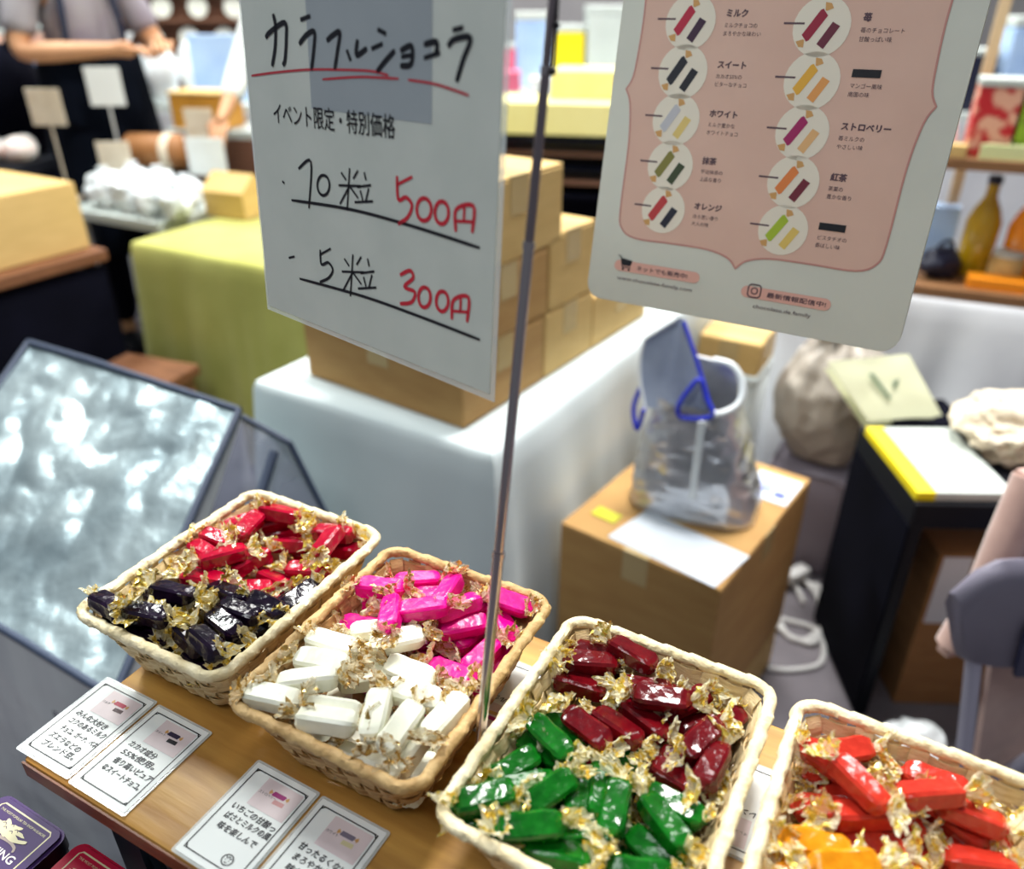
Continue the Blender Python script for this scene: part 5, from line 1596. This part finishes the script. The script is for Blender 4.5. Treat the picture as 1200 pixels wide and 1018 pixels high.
for i, (x, y, s, lab) in enumerate(((-1.42, 2.84, 0.15, 'left end of the row beside the carton'), (-1.31, 2.78, 0.15, 'second from left in the row'), (-1.21, 2.71, 0.14, 'second from right in the row'), (-1.11, 2.66, 0.13, 'right end of the row on the green cloth'),
                                    (-1.36, 2.94, 0.15, 'behind the left end of the row'), (-1.24, 2.86, 0.15, 'in the middle of the back row'), (-1.13, 2.80, 0.13, 'right end of the back row'))):
    s *= 0.86
    t = thing('plastic_pouch', f'white film pouch of sweets, {lab}', 'pouch', (x, y, 0.7015), i * 0.7, 'white pouches between the two tables')
    obj('film', crumple_bm(s, s * 0.9, s * 0.9, 50 + i, amt=0.26, freq=3.4, sub=4, pleat=0.05), M['white_plastic'], t, smooth=60)
    obj('tie', lathe_mesh([(0.006, s * 0.84), (0.012, s * 0.92), (0.02, s * 1.04)], 10), M['white_plastic'], t, smooth=60)
ft = thing('sweets_table', 'low pale board table carrying the white pouches and price cards', 'table', (-1.32, 3.02, 0), R(-28))
obj('tabletop', box_bm(0.48, 0.56, 0.03, (0.10, -0.02, 0.670)), M['white_gloss'], ft)
for sx in (-1, 1):
    for s2 in (-1, 1):
        obj('leg', box_bm(0.04, 0.04, 0.67, (0.10 + sx * 0.21, -0.02 + s2 * 0.25, 0)), M['chair_tube'], ft)


def price_card(label, loc, w, h, rot, m='beige_cloth', stand=0.0):
    t = thing('price_card', label, 'card', loc, rot, 'blank-looking price cards at the far left stalls')
    obj('face', box_bm(w, 0.004, h, (0, 0, stand), bev=0.0015), M[m], t)
    obj('foot', box_bm(w * 0.5, 0.04, 0.006, (0, 0.01, 0)), M[m], t)
    if stand:
        obj('stem', box_bm(0.006, 0.004, stand, (0, 0.003, 0)), M[m], t)
    return t


price_card('cream price card standing in front of the black apron at far left', (-1.62, 2.95, 0.6995), 0.125, 0.12, -0.1, stand=0.255)
price_card('cream price card standing left of the brown roll', (-1.44, 2.99, 0.7005), 0.115, 0.10, 0.1, stand=0.095)
price_card('pale price card standing behind the brown roll', (-1.16, 3.12, 0.7015), 0.105, 0.10, 0.0, stand=0.19)
price_card('white price card standing right of the brown roll', (-1.10, 2.97, 0.7015), 0.15, 0.13, -0.2, 'paper', stand=0.08)
price_card('white card standing tall in front of the black apron, right side', (-1.47, 3.10, 0.7015), 0.125, 0.13, 0.05, 'paper', stand=0.30)
t = thing('leather_roll', 'brown rolled bundle tied with a pale band behind the white pouches', 'roll', (-1.33, 3.10, 0.845), (0, R(90), R(-10)))
obj('roll', lathe_mesh([(0.045, -0.12), (0.062, -0.10), (0.064, 0.10), (0.045, 0.12)], 18), M['brown_roll'], t, smooth=50)
obj('band', lathe_mesh([(0.0655, 0.045), (0.0665, 0.05), (0.0665, 0.075), (0.0655, 0.08)], 18), M['beige_cloth'], t, smooth=50)
rs = thing('roll_stand', 'black box stand lifting the brown roll behind the pouches', 'stand', (-1.33, 3.10, 0.7005), R(-10))
obj('body', box_bm(0.22, 0.12, 0.070, bev=0.003), M['black_plastic'], rs)
obj('top_pad', box_bm(0.20, 0.10, 0.008, (0, 0, 0.070)), M['cloth_black'], rs)
t = thing('black_tray', 'black tray behind the white pouches', 'tray', (-1.08, 3.02, 0.7015), R(-15))
obj('base', box_bm(0.28, 0.18, 0.03, bev=0.004), M['black_plastic'], t)
obj('rim', tube_mesh([(-0.14, -0.09, 0.03), (0.14, -0.09, 0.03), (0.14, 0.09, 0.03), (-0.14, 0.09, 0.03)], 0.006, 8, closed=True), M['black_plastic'], t, smooth=60)
t = thing('food_tray', 'black tray of wrapped pale buns at the far left edge', 'tray', (-1.86, 2.95, 0.80), R(-10))
bt2 = thing('bun_table', 'narrow dark table carrying the bun tray and a cream price card', 'table', (-1.84, 2.95, 0), R(-8))
obj('tabletop', box_bm(0.50, 0.26, 0.03, (0.0, 0, 0.669)), M['black_plastic'], bt2)
for sx in (-1, 1):
    for s2 in (-1, 1):
        obj('leg', box_bm(0.03, 0.03, 0.669, (sx * 0.22, s2 * 0.10, 0)), M['black_plastic'], bt2)
obj('base', box_bm(0.36, 0.24, 0.04, bev=0.004), M['black_plastic'], t)
obj('riser', box_bm(0.34, 0.22, 0.10, (0, 0, -0.10)), M['cloth_black'], t)
for i, (x, y) in enumerate(((-0.11, -0.05), (0.02, -0.06), (0.12, -0.03), (-0.05, 0.05), (0.08, 0.05))):
    b = thing('wrapped_bun', ['pale wrapped bun at the left front of the black tray', 'pale wrapped bun at the middle front of the black tray', 'pale wrapped bun at the right front of the black tray', 'pale wrapped bun at the left back of the black tray', 'pale wrapped bun at the right back of the black tray'][i], 'bun', (-1.86 + x, 2.95 + y, 0.841), 0.3 * i, 'wrapped buns on the black tray')
    obj('bun', crumple_bm(0.11, 0.09, 0.07, 70 + i, amt=0.08, freq=2, sub=3), M['salmon'], b, smooth=60)
    obj('film', crumple_bm(0.118, 0.097, 0.075, 80 + i, amt=0.16, freq=3, sub=3), M['laminate'], b, smooth=60)

# ------------------------------------------------------------------ people
def person(loc, rot, label, shirt, joints_arm_l, joints_arm_r, apron=True, hair='short'):
    t = thing('person', label, 'person', loc, rot)
    J = [((0, 0, 0.95), (0.13, 0.10)), ((0, 0.0, 1.12), (0.115, 0.085)), ((0, 0, 1.30), (0.135, 0.095)), ((0, 0, 1.41), (0.10, 0.075)), ((0, -0.005, 1.48), 0.052), ((0, -0.02, 1.53), 0.05),
         ((0, -0.025, 1.60), (0.078, 0.092)), ((0, -0.02, 1.67), (0.066, 0.080))]
    E_ = [(0, 1), (1, 2), (2, 3), (3, 4), (4, 5), (5, 6), (6, 7)]
    for s in (-1, 1):
        b = len(J)
        J += [((s * 0.09, 0, 0.86), 0.088), ((s * 0.095, -0.01, 0.48), 0.058), ((s * 0.095, 0.005, 0.30), 0.052), ((s * 0.095, 0.01, 0.085), 0.036), ((s * 0.10, -0.06, 0.035), 0.036), ((s * 0.105, -0.14, 0.028), 0.028)]
        E_ += [(0, b)] + [(b + i, b + i + 1) for i in range(5)]
    hands = []
    for s, arm in ((-1, joints_arm_l), (1, joints_arm_r)):
        b = len(J)
        sh, el, wr = [Vector(p) for p in arm]
        fa_ = (wr - el).normalized()
        hand = wr + fa_ * 0.075
        J += [((s * 0.165, 0, 1.385), 0.055), (tuple(sh.lerp(el, 0.5)), 0.045), (tuple(el), 0.040), (tuple(el.lerp(wr, 0.35)), 0.038), (tuple(wr), 0.025), (tuple(hand), (0.036, 0.016))]
        E_ += [(3, b)] + [(b + i, b + i + 1) for i in range(5)]
        hands.append((hand, fa_, wr, s))
    obj_body = skin_mesh('body', J, E_, M['skin'], t)
    for hand, fa_, wr, s in hands:
        side = fa_.cross(Vector((0, 0, 1))).normalized()
        for k, (o_, ln) in enumerate(((-0.027, 0.062), (-0.009, 0.074), (0.009, 0.070), (0.026, 0.054))):
            p = hand + side * o_
            skin_mesh('finger', [(tuple(p - fa_ * 0.02), 0.009), (tuple(p + fa_ * ln * 0.45 + Vector((0, 0, -0.004))), 0.0085), (tuple(p + fa_ * ln * 0.75 + Vector((0, 0, -0.016))), 0.008), (tuple(p + fa_ * ln * 0.95 + Vector((0, 0, -0.034))), 0.0065)], [(0, 1), (1, 2), (2, 3)], M['skin'], t, sub=1)
        p = wr + fa_ * 0.03
        skin_mesh('thumb', [(tuple(p), 0.011), (tuple(p + side * s * -0.035 + fa_ * 0.03), 0.010), (tuple(p + side * s * -0.042 + fa_ * 0.065), 0.0085)], [(0, 1), (1, 2)], M['skin'], t, sub=1)
    # shirt: same skeleton, a little wider
    S = [((0, 0, 0.90), (0.155, 0.122)), ((0, 0, 1.12), (0.138, 0.105)), ((0, 0, 1.30), (0.158, 0.115)), ((0, 0, 1.42), (0.115, 0.088)), ((0, -0.003, 1.465), 0.066)]
    SE = [(0, 1), (1, 2), (2, 3), (3, 4)]
    for s, arm in ((-1, joints_arm_l), (1, joints_arm_r)):
        b = len(S)
        sh, el, wr = [Vector(p) for p in arm]
        long_ = 0.97 if shirt == 'white_shirt' else 0.78
        S += [((s * 0.17, 0, 1.385), 0.068), (tuple(sh.lerp(el, 0.5)), 0.062), (tuple(sh.lerp(el, long_)), 0.06)]
        SE += [(3, b), (b, b + 1), (b + 1, b + 2)]
        if shirt == 'white_shirt':
            S.append((tuple(el.lerp(wr, 0.8)), 0.042))
            SE.append((b + 2, b + 3))
    skin_mesh('shirt', S, SE, M[shirt], t)
    T_ = [((0, 0, 1.02), (0.150, 0.118))]
    TE = []
    for s in (-1, 1):
        b = len(T_)
        T_ += [((s * 0.09, 0, 0.84), 0.105), ((s * 0.095, -0.005, 0.48), 0.076), ((s * 0.095, 0.01, 0.11), 0.062)]
        TE += [(0, b), (b, b + 1), (b + 1, b + 2)]
        obj('shoe', crumple_bm(0.10, 0.27, 0.09, 3, amt=0.02, freq=1.5, sub=3), M['black_plastic'], t, loc=(s * 0.10, -0.05, 0), smooth=60)
    skin_mesh('trousers', T_, TE, M['cloth_black'], t)
    if apron:
        V, F = [], []
        for i in range(15):
            h = i / 14
            z = 1.20 - 0.75 * h
            hw = 0.165 + 0.07 * h
            for k in range(21):
                a = R(-205 + 230 * k / 20)
                V.append((hw * math.cos(a) * 1.05, hw * 0.82 * math.sin(a) - 0.005 + 0.01 * math.sin(k * 1.9) * h, z))
        for i in range(14):
            for k in range(20):
                a = i * 21 + k
                F.append((a, a + 1, a + 22, a + 21))
        bm = bmesh.new()
        bm.from_mesh(mesh(V, F))
        bmesh.ops.solidify(bm, geom=bm.faces[:], thickness=0.006)
        obj('apron', bm, M['apron'], t, smooth=60)
        for s in (-1, 1):
            obj('apron_strap', tube_mesh(catmull([(s * 0.10, -0.128, 1.20), (s * 0.09, -0.128, 1.32), (s * 0.075, -0.09, 1.43), (s * 0.07, 0.0, 1.475)], 5), 0.013, 8), M['strap'], t, smooth=60)
    # face and hair
    for s in (-1, 1):
        obj('eye', lathe_mesh([(0.002, -0.006), (0.008, -0.003), (0.009, 0), (0.008, 0.003), (0.002, 0.006)], 10), M['eye'], t, loc=(s * 0.032, -0.112, 1.615), rot=(R(90), 0, 0), smooth=60)
        obj('ear', crumple_bm(0.022, 0.04, 0.06, 5, amt=0.05, freq=1.5, sub=3, flat_base=False), M['skin'], t, loc=(s * 0.080, -0.015, 1.575), smooth=60)
    obj('nose', crumple_bm(0.028, 0.036, 0.045, 6, amt=0.05, freq=1.5, sub=3, flat_base=False), M['skin'], t, loc=(0, -0.118, 1.57), smooth=60)
    obj('mouth', crumple_bm(0.046, 0.014, 0.014, 7, amt=0.04, freq=1.5, sub=3, flat_base=False), M['lips'], t, loc=(0, -0.108, 1.545), smooth=60)
    bm = crumple_bm(0.185, 0.215, 0.19, 8, amt=0.05, freq=2, sub=4, flat_base=False)
    bmesh.ops.delete(bm, geom=[v for v in bm.verts if v.co.y < -0.055 and v.co.z < 0.135], context='VERTS')
    obj('hair', bm, M['hair'], t, loc=(0, -0.008, 1.555), smooth=60)
    return t


person((-1.60, 3.30, 0), R(42), 'person in grey T-shirt and black apron handling goods at the far left stall', 'shirt',
       ((-0.175, 0, 1.385), (-0.235, -0.03, 1.175), (0.02, -0.24, 1.185)), ((0.175, 0, 1.385), (0.24, -0.06, 1.18), (0.16, -0.31, 1.20)))
person((-0.78, 3.42, 0), R(-20), 'person in white coat reaching across the table, mostly hidden behind the price sign', 'white_shirt',
       ((-0.175, 0, 1.385), (-0.21, -0.14, 1.14), (-0.17, -0.36, 0.98)), ((0.175, 0, 1.385), (0.22, -0.06, 1.15), (0.16, -0.25, 1.10)), apron=False)
t = thing('black_backpack', 'black bag hanging at the back of the grey-shirted person', 'bag', (-2.00, 3.42, 0.7785), R(30))
obj('sack', crumple_bm(0.26, 0.24, 0.42, 91, amt=0.06, freq=1.6, sub=4), M['cloth_black'], t, smooth=60)
obj('strap', tube_mesh(catmull([(0.02, -0.05, 0.38), (0.07, -0.05, 0.52), (0.14, -0.03, 0.62)], 5), 0.012, 8), M['cloth_black'], t, smooth=60)
t = thing('bag_stool', 'dark stool under the black bag behind the grey-shirted person', 'stool', (-2.00, 3.42, 0), R(30))
obj('seat', box_bm(0.30, 0.28, 0.03, (0, 0, 0.748)), M['cloth_black'], t)
for sx in (-1, 1):
    for s2 in (-1, 1):
        obj('leg', box_bm(0.03, 0.03, 0.748, (sx * 0.12, s2 * 0.11, 0)), M['cloth_black'], t)

# ------------------------------------------------------------------ middle distance between the signs
t = thing('black_rack', 'black slatted rack under the two pale yellow boxes', 'rack', (0.16, 2.86, 0), R(-12))
for x in (-0.24, 0.24):
    for y in (-0.16, 0.16):
        obj('post', box_bm(0.03, 0.03, 0.945, (x, y, 0)), M['cloth_black'], t)
for k, z in enumerate((0.76, 0.805, 0.85, 0.895)):
    obj('slat', box_bm(0.50, 0.33, 0.014, (0, 0, z), bev=0.002), M['brown_wall' if k % 2 else 'cloth_black'], t)
obj('back_panel', box_bm(0.50, 0.01, 0.78, (0, 0.17, 0.02)), M['cloth_black'], t)
obj('side_board', box_bm(0.03, 0.34, 0.945, (0.262, 0, 0)), M['brown_wall'], t)
obj('top', box_bm(0.54, 0.36, 0.015, (0, 0, 0.945)), M['cloth_black'], t)
packet('yellow_carton', 'lower pale yellow box on the black rack between the two signs', 'box', (0.14, 2.80, 0.9605), R(-12), 0.42, 0.24, 0.098, 'pale_yellow')
packet('yellow_carton', 'upper pale yellow box set back on the black rack', 'box', (0.29, 2.86, 1.0595), R(-12), 0.30, 0.20, 0.085, 'pale_yellow')

# ------------------------------------------------------------------ far stalls
FAR = []


def far_table(x, y, w, dpt, h, m, label, rot=0.0):
    t = thing('stall_table', label, 'table', (x, y, 0), rot)
    obj('tabletop', box_bm(w, dpt, 0.03, (0, 0, h - 0.03)), M['white_gloss'], t)
    obj('cloth_front', box_bm(w, 0.01, h - 0.06, (0, -dpt / 2, 0.03)), M[m], t)
    for sx in (-1, 1):
        for s2 in (-1, 1):
            obj('leg', box_bm(0.04, 0.04, h - 0.03, (sx * (w / 2 - 0.05), s2 * (dpt / 2 - 0.05), 0)), M['chair_tube'], t)


far_table(-2.75, 4.55, 1.5, 0.6, 0.98, 'cloth_grey', 'far stall table with peach cartons at the top left')
far_table(-1.45, 4.15, 1.0, 0.6, 0.92, 'cloth_grey', 'far stall table with white bags and blue card left of the price sign')
far_table(0.45, 4.4, 1.9, 0.6, 0.95, 'cloth_grey', 'far stall table seen between the two signs')
far_table(2.0, 3.6, 1.2, 0.6, 0.95, 'cloth_grey', 'far stall table behind the wooden display shelf')
packet('peach_carton', 'peach carton on the far table at the top left corner', 'box', (-2.78, 4.45, 0.98), 0.1, 0.34, 0.2, 0.20, 'salmon', 'white_gloss')
packet('peach_carton', 'peach carton behind the shoulder of the grey-shirted person', 'box', (-2.36, 4.45, 0.98), 0.0, 0.26, 0.2, 0.22, 'salmon', 'white_gloss')
packet('blue_drape_box', 'royal blue draped box beside the black bag at the left edge', 'box', (-2.24, 3.78, 0.0), 0.2, 0.34, 0.3, 1.02, 'royal_blue', 'pale_blue')
packet('amber_crate', 'amber wooden crate behind the brown roll', 'crate', (-1.30, 3.62, 0.86), -0.2, 0.25, 0.16, 0.13, 'orange_crate', 'card_tan')
far_table(-1.25, 3.64, 0.40, 0.26, 0.86, 'brown_wall', 'brown low table under the amber crate', -0.2)
packet('blue_card', 'pale blue upright card left of the price sign', 'card', (-1.33, 4.02, 0.92), -0.1, 0.30, 0.05, 0.28, 'pale_blue')
packet('orange_box', 'orange packet beside the hands of the grey-shirted person', 'packet', (-1.80, 3.98, 0.92), 0.1, 0.2, 0.12, 0.2, 'orange_crate', 'salmon')
for i, (x, y, lab) in enumerate(((-1.60, 3.93, 'left of the pale blue card'), (-1.13, 4.30, 'right behind the pale blue card'), (-1.56, 4.28, 'at the back of the far table'), (-1.84, 4.22, 'behind the orange packet'))):
    t = thing('white_goods_bag', f'white film goods bag {lab}', 'bag', (x, y, 0.92), i, 'white bags on the far table')
    obj('sack', crumple_bm(0.17, 0.15, 0.24, 100 + i, amt=0.16, freq=2.4, sub=3), M['white_plastic'], t, smooth=60)
    obj('tie', lathe_mesh([(0.01, 0.22), (0.014, 0.245), (0.03, 0.28)], 10), M['white_plastic'], t, smooth=60)
t = thing('plate_rack', 'brown rack wall holding white plates behind the price sign', 'rack', (-1.75, 5.3, 0), 0)
obj('panel', box_bm(1.5, 0.04, 1.5, (0, 0, 0)), M['brown_wall'], t)
for z in (1.08, 1.24, 1.40):
    obj('ledge', box_bm(1.5, 0.09, 0.02, (0, -0.06, z - 0.02)), M['brown_wall'], t)
for r_, z in enumerate((1.08, 1.24)):
    for k in range(6):
        x = -2.33 + 0.21 * k + 0.08 * (r_ % 2)
        p = thing('white_plate', f'white round plate, {ORD[k]} from left on the {["lower", "upper"][r_]} ledge of the brown rack', 'plate', (x, 5.225, z + 0.058), (R(82), 0, 0), 'plates on the brown rack')
        obj('plate', lathe_mesh([(0.03, -0.006), (0.055, 0.0), (0.058, 0.004), (0.05, 0.003), (0.03, 0.0)], 18), M['ceramic'], p, smooth=50)
GO = [(-0.30, 4.42, .22, .16, .20, 'navy_goods', 'navy carton'), (-0.06, 4.42, .16, .14, .14, 'pink_goods', 'pink carton'), (0.10, 4.42, .18, .14, .24, 'pale_blue', 'pale blue carton'),
      (0.28, 4.42, .16, .14, .20, 'yellow', 'bright yellow carton'), (0.46, 4.42, .20, .14, .26, 'white_gloss', 'white carton'), (0.66, 4.42, .18, .14, .19, 'yellow', 'small yellow carton'), (0.86, 4.42, .2, .16, .24, 'pale_blue', 'light blue carton'),
      (1.08, 4.42, .2, .16, .22, 'salmon', 'peach carton'), (1.28, 4.42, .16, .14, .28, 'white_gloss', 'tall white carton')]
for x, y, w_, d_, h_, m_, nm in GO:
    packet('goods_carton', f'{nm} on the far stall table between the two signs', 'box', (x, y, 0.95), 0.05, w_ * 0.92, d_, h_ * 1.25, m_, 'white_gloss')
packet('white_tray', 'white tray in front on the far table right of the steel pole', 'tray', (0.34, 4.17, 0.95), 0, 0.5, 0.12, 0.06, 'paper')
packet('salmon_packet', 'rosy packet at the front of the far table left of the steel pole', 'packet', (-0.02, 4.17, 0.95), 0, 0.12, 0.1, 0.09, 'pink_goods')
for i, (x, y, w_, h_, m_, nm) in enumerate(((1.62, 3.45, .16, .24, 'white_gloss', 'white carton'), (1.82, 3.45, .14, .20, 'navy_goods', 'navy carton'), (2.02, 3.45, .2, .3, 'pale_blue', 'pale blue carton'), (2.24, 3.45, .16, .26, 'salmon', 'peach carton'))):
    packet('goods_carton', f'{nm} on the far table behind the wooden display shelf', 'box', (x, y, 0.95), 0.0, w_, 0.14, h_, m_, 'white_gloss')
